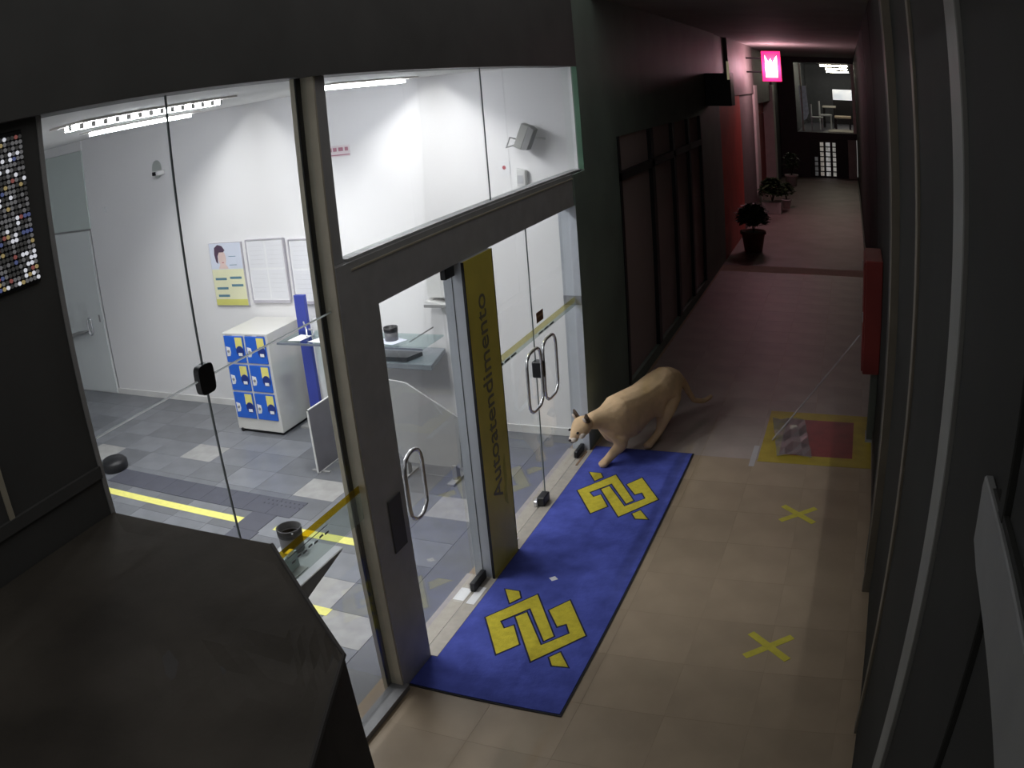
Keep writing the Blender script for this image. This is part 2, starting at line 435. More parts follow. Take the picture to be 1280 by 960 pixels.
pf = MB().prism([(2.155 + .043 * math.copysign(abs(math.cos(t)) ** .45, math.cos(t)), 2.105 + .056 * math.copysign(abs(math.sin(t)) ** .45, math.sin(t))) for t in [2 * math.pi * k / 28 for k in range(28)]], XF - .014, XF + .014, 'x').build('patch_fitting', BLACK, w1)
# safety stripe on the lower panes
box('safety_stripe', YSTRIPE2, (XF + .005, XF + .006, 1.578, 3.016, 1.225, 1.262), w1)
box('safety_stripe_clear', FSTRIPE, (XF + .005, XF + .006, 1.578, 3.016, 1.085, 1.225), w1)
for k in range(7):
    box('stripe_print', M('mid_print', (0.30, 0.32, 0.34), 0.6), (XF + .0061, XF + .0066, 2.42 + k * .045, 2.45 + k * .045, 1.168 + (k % 2) * .006, 1.178 + (k % 2) * .006), w1)
box('stripe_print', M('dark_print', (0.12, 0.13, 0.14), 0.6), (XF + .0061, XF + .0066, 2.40, 2.72, 1.205, 1.209), w1)
w2 = sempty('window_2', (XF, 4.8, 2.3))
for a, b in ((3.158, 4.818), (4.824, 6.53)):
    box('pane', GLASS, (XF - .004, XF + .004, a, b, 2.316, 3.153), w2)
joint(w2, (XF - .004, XF + .004, 4.819, 4.823, 2.316, 3.153))

def handle(parent, y0, y1, z0, z1, x=XF + .05):
    ra = min(.085, (y1 - y0) / 2)
    pts = []
    for (cy, cz, a0) in ((y1 - ra, z1 - ra, 0), (y0 + ra, z1 - ra, 90), (y0 + ra, z0 + ra, 180), (y1 - ra, z0 + ra, 270)):
        for k in range(5):
            a = math.radians(a0 + k * 22.5)
            pts.append((x, cy + ra * math.cos(a), cz + ra * math.sin(a)))
    o = MB().tube(pts, .012, 8, True).build('handle', CHROME, parent, True)
    for zz in (z0 + ra, z1 - ra):
        MB().tube([(XF, y0 + .03 if False else y1, zz), (x, y1, zz)], .009, 8).build('handle_stud', CHROME, o) if False else None
    return o

d1 = sempty('door_1', (XF, 3.78, 0))
box('pane', GLASS, (XF - .005, XF + .005, 3.355, 4.215, 0.014, 2.050), d1)
handle(d1, 3.37, 3.555, 0.87, 1.25)
box('hinge_patch', BLACK, (XF - .018, XF + .018, 4.03, 4.212, 0.014, 0.075), d1, .004)
box('hinge_patch', BLACK, (XF - .018, XF + .018, 4.10, 4.212, 1.98, 2.050), d1, .004)
box('white_tape', PAPER, (-2.160, -2.105, 3.90, 4.10, 0.0122, 0.0135), d1)
box('white_tape', PAPER, (-2.26, -2.185, 3.92, 4.06, 0.0122, 0.0135), d1)
box('lock_box', DARK_PANEL, (-2.125, -2.117, 3.17, 3.30, .80, 1.10), d1, .004)
d2 = sempty('door_2', (XF, 5.35, 0))
for a, b in ((4.616, 5.344), (5.350, 6.252)):
    lf = box('pane', GLASS, (XF - .005, XF + .005, a, b, 0.014, 2.050), d2)
    box('stripe', YSTRIPE, (XF + .0052, XF + .0058, a, b, 1.285, 1.33), lf)
    box('stripe_band', FSTRIPE, (XF + .0052, XF + .0058, a, b, 1.255, 1.285), lf)
    for k in range(3):
        box('stripe_print', M('dark_print', (0.12, 0.13, 0.14), 0.6), (XF + .006, XF + .0066, a + .08 + k * .11, a + .17 + k * .11, 1.262, 1.276), lf)
joint(d2, (XF - .004, XF + .004, 5.3443, 5.3497, 0.014, 2.05))
handle(d2, 5.06, 5.325, 0.80, 1.225)
handle(d2, 5.37, 5.635, 0.78, 1.23)
box('lock_case', BLACK, (XF - .02, XF + .06, 5.315, 5.385, 0.98, 1.10), d2, .008)
box('hinge_patch', BLACK, (XF - .018, XF + .018, 6.07, 6.25, 0.014, 0.075), d2, .006)
box('floor_bolt', BLACK, (XF - .02, XF + .04, 5.22, 5.34, 0.012, 0.085), d2, .006)
box('floor_bolt', CHROME, (XF - .04, XF - .01, 5.20, 5.26, 0.012, 0.06), d2, .006)
box('pivot_plate', PALE, (XF - .03, XF + .03, 4.63, 4.74, 0.012, 0.018), d2)
box('notice', M('brown_notice', (0.20, 0.10, 0.05), 0.6), (XF + .0052, XF + .0058, 5.41, 5.545, 1.35, 1.425), d2)
box('notice_band', M('tan_notice', (0.42, 0.25, 0.12), 0.6), (XF + .0059, XF + .0063, 5.42, 5.535, 1.385, 1.40), d2)

# ------------------------------------------------------------------ setting: lobby shell
lf = sbox('floor_lobby', LGROUT, (XL, -2.30, 0.4, YB, -0.10, -0.003))
PX, PY = 0.41, 0.328
pale = {(-5.635, 5.384), (-3.995, 5.056), (-2.765, 5.056), (-3.175, 3.744), (-6.865, 5.056), (-2.765, 3.416)}
tme = MB().box(-PX / 2 + .001, PX / 2 - .001, -PY / 2 + .001, PY / 2 - .001, -0.01, 0).mesh('stone_tile', LTILE, False, .001)
tme2 = tme.copy(); tme2.materials.clear(); tme2.materials.append(LTILE2)
for i in range(19):
    for j in range(15):
        x = -5.635 + (i - 10) * PX; y = 5.384 + (j - 11) * PY
        if x + PX / 2 > -2.29 or x - PX / 2 < XL - .03 or y + PY / 2 > YB + .02: continue
        isp = any(abs(x - a) < .05 and abs(y - b) < .05 for a, b in pale)
        inst('stone_tile', tme2 if isp else tme, (x, y, 0), lf)
sbox('wall_back', WHITE_WALL, (XL - .1, -2.161, YB, YB + .12, 0, ZL))
sbox('baseboard_back', M('pale_skirting', (0.74, 0.73, 0.72), 0.5), (XL, -2.17, YB - .012, YB, 0, 0.07))
sbox('wall_lobby_side', GREY_WALL, (XL - .1, XL, 0.3, YB, 0, ZL))
sbox('wall_lobby_near', WHITE_WALL, (XL, -2.31, 0.28, 0.4, 0, ZL))
sbox('ceiling_lobby', CEIL_LOBBY, (XL - .1, -2.235, 0.28, YB + .12, ZL, ZL + .10))
d3 = sempty('door_3', (-8.7, YB, 0))
box('door_leaf', GREY_WALL, (-9.20, -8.22, YB - .02, YB, 0.01, 2.07), d3, .003)
box('upper_panel', M('green_grey_laminate', (0.58, 0.64, 0.62), 0.5, var=.03), (-9.20, -8.17, YB - .02, YB, 2.095, 3.06), d3, .003)
box('head_panel', WHITE_WALL, (-9.20, -8.17, YB - .015, YB, 3.07, ZL), d3)
box('shadow_gap', GREYBOX, (-8.20, -8.185, YB - .006, YB, 0.0, 3.06), d3)
box('shadow_gap', GREYBOX, (-9.20, -8.19, YB - .006, YB, 2.07, 2.095), d3)
MB().tube([(-8.455 + .04 * math.cos(t), YB - .07, .885 + .11 * math.copysign(abs(math.sin(t)) ** .5, math.sin(t))) for t in [2 * math.pi * k / 20 for k in range(20)]], .012, 8, True).build('handle', CHROME, d3, True)
MB().prism([(-9.18, .66), (-8.75, .76), (-8.575, .80), (-8.56, .815), (-8.80, .80), (-9.18, .72)], YB - .09, YB - .02, 'y').build('push_bar', GREYBOX, d3)
box('door_notice', M('grey_notice', (0.70, 0.73, 0.73), 0.5), (-9.14, -8.52, YB - .022, YB - .0205, .84, 1.19), d3)
box('lock_plate', GREYBOX, (-8.30, -8.27, YB - .024, YB - .02, .93, 1.02), d3)

# luminaires: slim troughs, a lamp strip between glowing side baffles
LENS = M('lamp_glow', (0.93, 0.94, 1.0), 0.5, emit=58.0, var=0.0)
def luminaire(label, x, y0, y1, louvre, power, depth=.030):
    t = thing('ceiling_luminaire', label, 'ceiling light', (x, (y0 + y1) / 2, ZL), 'recessed ceiling lights of the lobby')
    MB().box(x - .14, x + .14, y0 - .015, y1 + .015, ZL - .012, ZL - .001).build('housing', PALE, t)
    n = 14 if louvre else 1
    L = (y1 - y0) / n
    g = L * .20 if louvre else 0.0
    for s in (-1, 1):
        xa, xb = sorted((x + s * .018, x + s * .023))
        for k in range(n):
            box('lamp_cell' if louvre else 'glowing_side', LENS, (xa, xb, y0 + k * L + g, y0 + (k + 1) * L - g, ZL - .041, ZL - .012), t)
        for k in range(n + 1 if louvre else 0):
            box('louvre_fin', GREYBOX, (xa, xb, max(y0, y0 + k * L - g), min(y1, y0 + k * L + g), ZL - .041, ZL - .012), t)
    ld = bpy.data.lights.new('lamp_light', 'AREA'); ld.shape = 'RECTANGLE'; ld.size = .012; ld.size_y = y1 - y0
    ld.energy = power; ld.color = (1.0, 0.985, 0.98)
    lo = bpy.data.objects.new('lamp_light', ld); COL.objects.link(lo); lo.parent = t
    lo.location = (0, 0, -.041 + depth * .6)
    return t
luminaire('unseen ceiling light added as fill to the inner row farthest from the back wall', -5.35, 2.3, 3.5, False, LAMP_POWER)  # out of view, added to brighten the inner part of the lobby
luminaire('louvred ceiling light with a row of bright cells', -3.55, 2.75, 4.0, True, LAMP_POWER)
luminaire('twin tube ceiling light nearest the wall camera and grey side wall', -5.35, 4.4, 5.6, False, LAMP_POWER * .85, .024)
luminaire('twin tube ceiling light above the transom glass and wall counter', -3.38, 4.85, 6.02, False, LAMP_POWER * .72, .022)

# ------------------------------------------------------------------ lobby furniture
YF = YB - .001
# poster
po = thing('wall_poster', 'portrait poster with yellow lower half hanging above the lockers', 'poster', (-5.94, YF, 1.12))
box('board', M('poster_board', (0.50, 0.48, 0.52), 0.6), (-6.17, -5.71, YF - .022, YF, 1.13, 1.80), po)
box('sky_print', SKYPRINT, (-6.165, -5.72, YF - .024, YF - .022, 1.52, 1.795), po)
box('yellow_print', PALEYEL, (-6.165, -5.72, YF - .024, YF - .022, 1.20, 1.52), po)
box('base_print', M('lime_yellow_print', (0.72, 0.70, 0.20), 0.6), (-6.165, -5.72, YF - .024, YF - .022, 1.135, 1.20), po)
def ell(cx, cz, a, b, n=20, a0=0, a1=360):
    return [(cx + a * math.cos(math.radians(a0 + (a1 - a0) * k / n)), cz + b * math.sin(math.radians(a0 + (a1 - a0) * k / n))) for k in range(n)]
MB().prism([(-6.09, 1.75), (-6.04, 1.78), (-5.98, 1.765), (-5.945, 1.72), (-5.97, 1.70), (-6.03, 1.70), (-6.055, 1.66), (-6.06, 1.58), (-6.085, 1.60), (-6.10, 1.68)], YF - .0262, YF - .0242, 'y').build('hair_print', HAIR, po)
MB().prism(ell(-5.995, 1.635, .055, .085), YF - .0258, YF - .024, 'y').build('face_print', SKIN, po)
MB().prism([(-6.06, 1.525), (-5.92, 1.525), (-5.955, 1.575), (-6.03, 1.575)], YF - .0256, YF - .024, 'y').build('shoulder_print', SKIN, po)
box('mouth_print', M('lip_print', (0.55, 0.22, 0.24), 0.6), (-6.005, -5.975, YF - .0264, YF - .0256, 1.585, 1.595), po)
box('text_card', SKYPRINT, (-5.90, -5.79, YF - .0258, YF - .024, 1.55, 1.66), po)
for zz in (1.56, 1.65): box('card_line', TEAL, (-5.90, -5.80, YF - .0262, YF - .0256, zz, zz + .006), po)
for xx, zz in ((-6.13, 1.405), (-5.92, 1.415), (-6.125, 1.305), (-5.91, 1.335), (-6.12, 1.225)):
    box('print_bar', TEAL, (xx, xx + .16, YF - .0258, YF - .024, zz, zz + .024), po)
# notice boards
def notice(label, x0, x1, z0, z1):
    t = thing('notice_frame', label, 'notice board', ((x0 + x1) / 2, YF, z0), 'notice boards on the back wall')
    box('backing', PAPER, (x0, x1, YF - .02, YF, z0, z1), t)
    for b in ((x0 - .008, x0 + .004, z0, z1), (x1 - .004, x1 + .012, z0, z1), (x0, x1, z1 - .004, z1 + .006), (x0, x1, z0 - .03, z0)):
        box('frame_bar', M('silver_frame', (0.52, 0.50, 0.55), 0.4), (b[0], b[1], YF - .03, YF, b[2], b[3]), t)
    xm = x0 + (x1 - x0) * .5; zm = z0 + (z1 - z0) * .52
    for (a, b, c, d) in ((x0 + .02, xm - .01, zm + .01, z1 - .02), (xm + .01, x1 - .02, zm + .01, z1 - .02), (x0 + .02, xm - .01, z0 + .02, zm - .01), (xm + .01, x1 - .02, z0 + .02, zm - .01)):
        s = box('notice_sheet', M('notice_sheet', (0.80, 0.80, 0.84), 0.6, var=.01), (a, b, YF - .022, YF - .02, c, d), t)
        for k in range(5):
            box('print_line', LINE, (a + .02, b - .02, YF - .0225, YF - .022, d - .05 - k * .045, d - .046 - k * .045), s)
    return t
notice('white notice board with four sheets beside the portrait poster', -5.64, -5.16, 1.19, 1.81)
notice('white notice board partly behind the shopfront mullion and blue column', -5.09, -4.55, 1.18, 1.79)

# lockers
lk = thing('locker_cabinet', 'small white locker cabinet with six blue doors under the poster', 'locker', (-5.33, 6.2, 0))
LX0, LX1, LY0, LY1 = -5.63, -5.05, 5.93, 6.50
box('body', LOCKER, (LX0, LX1, LY0 + .012, LY1, 0.03, 1.02), lk, .004)
box('plinth', BLACK, (LX0 + .02, LX1 - .02, LY0 + .03, LY1 - .02, 0.0, 0.03), lk)
for c in range(2):
    for q in range(3):
        a = LX0 + .025 + c * .275; b = a + .25
        z0 = .155 + q * .287; z1 = z0 + .265
        d = box('locker_door', BLUE, (a, b, LY0, LY0 + .012, z0, z1), lk, .002)
        yy = LY0 - .0015
        MB().prism([(a + .015, z0 + .06), (a + .055, z0 + .065), (a + .07, z0 + .10), (a + .065, z0 + .15), (a + .015, z0 + .16)], yy, LY0, 'y').build('lock_plate', PAPER, d)
        MB().prism(ell(a + .045, z0 + .115, .012, .014, 10), yy - .012, yy, 'y').build('key_knob', GREYBOX, d)
        box('yellow_label', STICKY, (b - .105, b - .015, yy, LY0, z1 - .12, z1 - .012), d)
        MB().prism(ell(b - .055, z0 + .115, .05, .055, 16), yy - .001, LY0, 'y').build('round_label', NAVY, d)
        box('number_plate', PAPER, (b - .08, b - .03, yy - .002, LY0, z0 + .07, z0 + .10), d)
for xx in (LX0 + .04, LX0 + .30, LX0 + .45):
    box('vent_slot', GREYBOX, (xx, xx + .09, LY0 + .0105, LY0 + .0125, .995, 1.003), lk)
box('castor', BLACK, (LX0 + .03, LX0 + .07, LY0 + .0, LY0 + .05, 0.0, .04), lk, .01)

# blue column of the writing station with glass shelf
st = thing('writing_station', 'narrow indigo column carrying a glass shelf beside the lockers', 'writing stand', (-4.9, 6.3, 0))
box('column', INDIGO, (-4.93, -4.81, 6.28, 6.32, 0.02, 1.30), st)
box('rear_panel', WHITEBOX, (-4.80, -4.58, 6.33, 6.36, 0.02, 1.06), st)
box('foot', GREYBOX, (-5.00, -4.55, 6.16, 6.42, 0.0, 0.02), st)
box('glass_shelf', SHELFGLASS, (-4.88, -3.36, 5.87, 6.26, .955, .967), st)
box('shelf_edge', M('shelf_edge', (0.16, 0.18, 0.22), 0.3), (-4.88, -3.36, 5.862, 5.87, .950, .970), st)
MB().tube([(-4.66, 6.05, .97), (-4.68, 6.08, 1.03), (-4.74, 6.13, 1.09)], .008, 6).build('pen_clip', CHROME, st)
MB().tube([(-4.60, 6.05, .97), (-4.58, 6.06, 1.03), (-4.66, 6.10, 1.03)], .010, 6).build('pen_clip', CHROME, st)
for lx in (-4.4, -3.6):
    box('shelf_bracket', GREYBOX, (lx - .004, lx + .004, 6.08, 6.52, .945, .955), st)
o = MB().prism([(-4.80, 5.93), (-4.66, 5.94), (-4.64, 6.10), (-4.78, 6.12)], .9675, .970).build('paper_sheet', PAPER)
tag(o, 'small white form on the glass shelf left of the indigo column foot', 'paper')
o = MB().prism([(-4.56, 5.92), (-4.32, 5.90), (-4.28, 6.10), (-4.48, 6.16)], .9675, .970).build('paper_sheet', PAPER)
tag(o, 'larger sheet of white paper on the glass shelf beside the pen clips', 'paper')
o = MB().prism([(-3.90, 5.97), (-3.68, 5.93), (-3.62, 6.08), (-3.82, 6.16)], .9675, .970).build('paper_sheet', SKYPRINT)
tag(o, 'bluish leaflet on the glass shelf next to the black pen cup', 'paper')
# wall counter
ct = thing('wall_counter', 'grey counter with slanted end fixed to the back wall below the glass shelf', 'counter', (-3.9, 6.3, 0))
MB().prism([(-4.45, 6.06), (-3.40, 6.06), (-3.50, 6.52), (-4.45, 6.52)], .71, .76).build('worktop', GREYTOP, ct, False, .004)
MB().prism([(-4.30, 6.10), (-3.66, 6.10), (-3.60, 6.28), (-4.30, 6.28)], .762, .80).build('document_tray', M('charcoal_tray', (0.09, 0.09, 0.10), 0.5), ct)
MB().box(-4.40, -4.36, 6.16, 6.50, 0, .71).build('support_panel', WHITEBOX, ct)
def pen_cup(label, x, y, z, s=1.0, pen=True):
    t = thing('pen_cup', label, 'pen cup', (x, y, z), 'black rimmed pen cups')
    MB().lathe([(.055 * s, z), (.056 * s, z + .08 * s), (.052 * s, z + .08 * s), (.051 * s, z + .006)], x, y, 22).build('body', M('smoky_plastic', (0.14, 0.14, 0.15), .4), t, True)
    MB().lathe([(.058 * s, z + .075 * s), (.060 * s, z + .112 * s), (.053 * s, z + .112 * s), (.052 * s, z + .075 * s)], x, y, 22).build('rim_band', BLACK, t, True)
    MB().lathe([(.050 * s, z + .045 * s), (.002, z + .046 * s)], x, y, 22).build('insert', WHITEBOX, t)
    if pen:
        MB().tube([(x, y, z + .02), (x + .055, y - .045, z + .13)], .006, 6).build('pen', PAPER, t)
    return t
pen_cup('black rimmed pen cup on the glass shelf at the back wall', -3.76, 6.06, .968, 1.05, False)
pen_cup('black rimmed pen cup with a white pen on the desk behind the shop glass', -2.735, 3.10, .762, 1.2)

# desk inside the front glass
dk = thing('writing_desk', 'grey topped desk with black front apron just inside the front glass', 'desk', (-2.72, 2.6, 0))
box('desk_top', M('pale_desk_top', (0.36, 0.38, 0.40), 0.3), (-2.82, -2.48, 1.9, 3.21, .748, .76), dk, .002)
MB().prism([(3.205, .748), (1.9, .748), (1.9, .45)], -2.50, -2.478, 'x').build('apron', BLACK, dk)
for xx in (-2.78, -2.53):
    for yy in (1.95, 2.45):
        box('leg', BLACK, (xx - .02, xx + .02, yy - .02, yy + .02, 0, .748), dk)
box('edge_band', WHITEBOX, (-2.4795, -2.478, 1.9, 3.21, .752, .759), dk)
ck = thing('card_holder', 'small teal tinted card holder standing on the desk', 'card holder', (-2.56, 2.90, .76))
MB().prism([(2.84, .76), (2.96, .76), (2.96, .86), (2.84, .86)], -2.60, -2.592, 'x').build('card', M('teal_card', (0.28, 0.36, 0.36), 0.4), ck)
MB().box(-2.62, -2.54, 2.84, 2.96, .76, .766).build('holder_foot', GREYBOX, ck)
MB().prism([(2.88, .862), (2.93, .862), (2.93, .88), (2.88, .88)], -2.61, -2.585, 'x').build('clip', PALEYEL, ck)

# leaning framed board on the floor
bd = thing('display_board', 'mauve grey board in a thin white frame standing by the lockers', 'board', (-4.21, 5.52, 0))
box('panel', BOARD, (-4.215, -4.205, 5.31, 5.735, .01, .575), bd)
for b in ((5.303, 5.312, 0, .583), (5.733, 5.742, 0, .583)):
    box('frame_bar', WHITEBOX, (-4.217, -4.203, b[0], b[1], b[2], b[3]), bd)
for z in (0, .575):
    box('frame_bar', WHITEBOX, (-4.217, -4.203, 5.303, 5.742, z, z + .008), bd)
for y in (5.36, 5.68): box('stand_foot', GREYBOX, (-4.30, -4.12, y - .015, y + .015, 0, .01), bd)

# grey side panel behind the first door
gp = thing('slanted_panel', 'grey upright panel with a slanted top edge behind the single glass door', 'panel', (-3.25, 5.5, 0))
MB().prism([(-3.60, .30), (-3.60, .84), (-3.34, .81), (-2.90, .55), (-2.92, .12), (-3.40, .12)], 5.49, 5.51, 'y').build('panel', PANELGREY, gp)
for xx in (-3.42, -2.98): MB().box(xx - .02, xx + .02, 5.47, 5.53, .02, .14).build('leg', GREYBOX, gp)
for xx in (-3.42, -2.98): MB().box(xx - .03, xx + .03, 5.38, 5.62, 0, .02).build('foot', GREYBOX, gp)

# small devices on the walls
fl = thing('floodlight', 'grey box floodlight on a bracket high on the back wall', 'floodlight', (-2.55, YF, 2.55))
c, s_ = math.cos(.42), math.sin(.42)
def rot2(px, pz, cx=-2.55, cz=2.60): return (cx + .74 * (px * c + pz * s_), cz + .74 * (-px * s_ + pz * c))
MB().prism([rot2(-.075, -.14), rot2(.02, -.14), rot2(.02, .14), rot2(-.075, .14)], YF - .15, YF - .06, 'y').build('housing', M('grey_housing', (0.42, 0.42, 0.40), 0.5), fl, False, .005)
MB().prism([rot2(.02, -.14), rot2(.085, -.12), rot2(.085, .12), rot2(.02, .14)], YF - .15, YF - .05, 'y').build('lamp_face', GREYBOX, fl)
MB().tube([(*rot2(-.07, -.12)[:1], YF - .12, rot2(-.07, -.12)[1]), (-2.72, YF - .1, 2.52), (-2.70, YF - .06, 2.60), (-2.64, YF - .05, 2.58)], .007, 6).build('cable', GREYBOX, fl, True)
MB().tube([(-2.55, YF - .06, 2.60), (-2.48, YF - .03, 2.58), (-2.42, YF, 2.57)], .012, 6).build('bracket', WHITEBOX, fl)
sn = thing('motion_sensor', 'small white alarm sensor on the back wall below the floodlight', 'sensor', (-2.64, YF, 2.19))
MB().prism([(-2.68, 2.19), (-2.60, 2.19), (-2.595, 2.32), (-2.675, 2.34)], YF - .05, YF, 'y').build('case', WHITEBOX, sn, False, .005)
box('lens', M('sensor_lens', (0.55, 0.55, 0.57), 0.4), (-2.665, -2.615, YF - .054, YF - .05, 2.21, 2.28), sn)
sg = thing('pictogram_sign', 'small white sign with a red mark beside the motion sensor', 'sign', (-2.79, YF, 2.30))
box('plate', PAPER, (-2.84, -2.745, YF - .004, YF, 2.28, 2.40), sg)
MB().prism(ell(-2.795, 2.345, .016, .018, 8), YF - .006, YF - .004, 'y').build('mark', M('red_mark', (0.45, 0.12, 0.14), 0.5), sg)
rs = thing('red_lettered_sign', 'tiny white sign with red lettering on the back wall', 'sign', (-4.42, YF, 2.55))
box('plate', M('pink_white_plate', (0.78, 0.70, 0.72), 0.5), (-4.54, -4.28, YF - .004, YF, 2.545, 2.65), rs)
for xx, w_ in ((-4.52, .045), (-4.46, .04), (-4.40, .05), (-4.33, .035)):
    box('letter_mark', M('dull_red_print', (0.45, 0.20, 0.26), 0.5), (xx, xx + w_, YF - .006, YF - .004, 2.595, 2.63), rs)
box('underline', M('dull_red_print', (0.45, 0.20, 0.26), 0.5), (-4.54, -4.28, YF - .006, YF - .004, 2.555, 2.565), rs)
wc = thing('wall_camera', 'small dome camera on a grey base high on the back wall', 'camera', (-6.78, YF, 2.6))
MB().prism(ell(-6.83, 2.665, .075, .10, 20), YF - .012, YF, 'y').build('base_disc', M('grey_green_disc', (0.45, 0.48, 0.46), 0.6), wc)
MB().box(-6.80, -6.70, YF - .12, YF - .012, 2.60, 2.65).build('camera_body', WHITEBOX, wc, False, .008)
MB().box(-6.79, -6.74, YF - .128, YF - .12, 2.605, 2.645).build('lens', BLACK, wc)
wb = box('switch_plate', PAPER, (-7.90, -7.83, YF - .012, YF, 2.26, 2.33)); tag(wb, 'small white blank plate on the back wall near the corner', 'plate')
dp = thing('wall_dispenser', 'white dispenser with a lower tray on the back wall', 'dispenser', (-3.5, YF, 1.16))
box('case', WHITEBOX, (-3.58, -3.38, YF - .10, YF, 1.24, 1.50), dp, .01)
MB().prism([(-3.60, 1.205), (-3.37, 1.17), (-3.37, 1.185), (-3.58, 1.225)], YF - .14, YF, 'y').build('tray', WHITEBOX, dp)
box('tray_lip', GREYBOX, (-3.60, -3.37, YF - .145, YF - .138, 1.165, 1.19), dp)

# lobby floor markings
t1 = thing('floor_tape', 'long yellow tape line across the grey lobby floor', 'tape', (-4.6, 4.385, 0))
box('strip', YTAPE_IN, (-6.3, -4.28, 4.34, 4.43, .0002, .0016), t1)
box('strip', YTAPE_IN, (-4.00, -3.22, 4.34, 4.43, .0002, .0016), t1)
o = box('floor_tape', YTAPE_IN, (-3.40, -2.95, 3.50, 3.58, .0002, .0016)); tag(o, 'short yellow tape piece on the lobby floor beside the desk', 'tape')
tp = thing('tactile_path', 'charcoal tactile rubber path with a turn on the lobby floor', 'tactile paving', (-4.6, 4.67, 0))
tt = MB().box(-.124, .124, -.134, .134, 0.0002, .004).mesh('tactile_tile', TACT)
for k in range(9): inst('tactile_tile', tt, (-6.10 + k * .25, 4.675, 0), tp)
for k in range(5): inst('tactile_tile', tt, (-4.225 + .02 * k, 4.675 - .27 - k * .27, 0), tp)
dm = MB()
for i in range(9):
    for j in range(2): dm.lathe([(.010, .004), (.006, .008)], -4.35 + i * .045, 4.70 + j * .06, 6)
od = dm.build('raised_domes', TACT, tp); od['kind'] = 'stuff'
bn = thing('stand_base', 'dark round stand base at the end of the tactile path', 'stand', (-6.36, 4.78, 0))
MB().lathe([(.13, 0), (.14, .02), (.14, .08), (.11, .11)], -6.36, 4.78, 24).build('weight_disc', BLACK, bn, True)

# ------------------------------------------------------------------ corridor: mat with emblems
MX0, MX1, MY0, MY1 = -2.082, -1.24, 3.066, 6.365
mt = thing('entrance_mat', 'long blue entrance mat with two yellow emblems in front of the glass doors', 'mat', (-1.66, 4.7, 0))
MB().prism([(-2.124, MY0), (MX1, MY0), (MX1, MY1), (-2.09, MY1), (-2.09, 3.352), (-2.124, 3.352)], .0005, .006).build('rubber_edge', MAT_EDGE, mt)
MB().prism([(-2.122, MY0 + .012), (MX1 - .012, MY0 + .012), (MX1 - .012, MY1 - .012), (-2.084, MY1 - .012), (-2.084, 3.348), (-2.122, 3.348)], .0055, .010).build('carpet', MAT_BLUE, mt)
LOGO = [  # emblem pieces, offsets in metres from its centre (-1.66, 3.79)
    [(-1.978, 3.797), (-1.768, 4.114), (-1.520, 3.724), (-1.558, 3.667), (-1.756, 3.962), (-1.881, 3.784), (-1.828, 3.717), (-1.786, 3.764), (-1.684, 3.596), (-1.772, 3.472)],
    [(-1.807, 3.852), (-1.761, 3.913), (-1.560, 3.620), (-1.438, 3.773), (-1.488, 3.862), (-1.532, 3.822), (-1.637, 3.970), (-1.551, 4.101), (-1.344, 3.775), (-1.560, 3.465)],
    [(-1.985, 4.120), (-1.893, 4.119), (-1.856, 4.053), (-1.899, 3.982)],
    [(-1.473, 3.526), (-1.430, 3.585), (-1.344, 3.468), (-1.433, 3.459)]]
def grow(poly, d):
    n = len(poly)
    area = sum(poly[i][0] * poly[(i + 1) % n][1] - poly[(i + 1) % n][0] * poly[i][1] for i in range(n))
    sg = 1 if area > 0 else -1
    out = []
    for i in range(n):
        p0, p1, p2 = Vector(poly[i - 1]), Vector(poly[i]), Vector(poly[(i + 1) % n])
        e1 = (p1 - p0).normalized(); e2 = (p2 - p1).normalized()
        n1 = Vector((e1.y, -e1.x)) * sg; n2 = Vector((e2.y, -e2.x)) * sg
        b = (n1 + n2); b = b / max(.6, b.dot(n1))
        out.append(tuple(p1 + b * d))
    return out
for dy in (0.0, 1.735):
    em = MB()
    for q in LOGO: em.prism([(a, b + dy) for a, b in grow(q, .010)], .0095, .0108)
    e = em.build('emblem_outline', NAVY if False else M('emblem_border_blue', (0.012, 0.014, 0.045), .9), mt)  # dark blue border grown around each emblem piece
    for q in LOGO:
        MB().prism([(a, b + dy) for a, b in q], .0100, .0122).build('emblem_piece', YELLOW, e)
o = MB().prism([(-1.765, 4.315), (-1.735, 4.345), (-1.705, 4.315), (-1.735, 4.285)], .0103, .0115).build('paper_scrap', PAPER); tag(o, 'tiny white scrap of paper lying on the blue mat', 'paper')

# yellow tape crosses
def cross(label, x, y):
    t = thing('tape_cross', label, 'floor tape', (x, y, 0), 'yellow distance crosses on the corridor floor')
    for sgn, h in ((1, .0014), (-1, .0026)):
        dx, dy = .125, .112 * sgn
        L = math.hypot(dx, dy); nx, ny = -dy / L * .024, dx / L * .024
        MB().prism([(x - dx + nx, y - dy + ny), (x - dx - nx, y - dy - ny), (x + dx - nx, y + dy - ny), (x + dx + nx, y + dy + ny)], .0003, h).build('tape_strip', YTAPE, t)
cross('yellow tape cross nearer the red and yellow floor marking', -.279, 5.482)
cross('yellow tape cross farther from the red and yellow floor marking', -.287, 3.893)

# extinguisher marking on the floor
mk = thing('floor_marking', 'red square with a wide yellow border painted on the corridor floor', 'floor marking', (-.2, 6.87, 0))
X0, X1, Y0, Y1, w_ = -.70, .262, 6.32, 7.42, .165
for b in ((X0, X1, Y0, Y0 + w_), (X0, X1, Y1 - w_, Y1), (X0, X0 + w_, Y0 + w_, Y1 - w_), (X1 - w_, X1, Y0 + w_, Y1 - w_)):
    box('yellow_border', YBORDER, (b[0], b[1], b[2], b[3], .0003, .0016), mk)
box('red_field', RED, (X0 + w_, X1 - w_, Y0 + w_, Y1 - w_, .0003, .0016), mk)
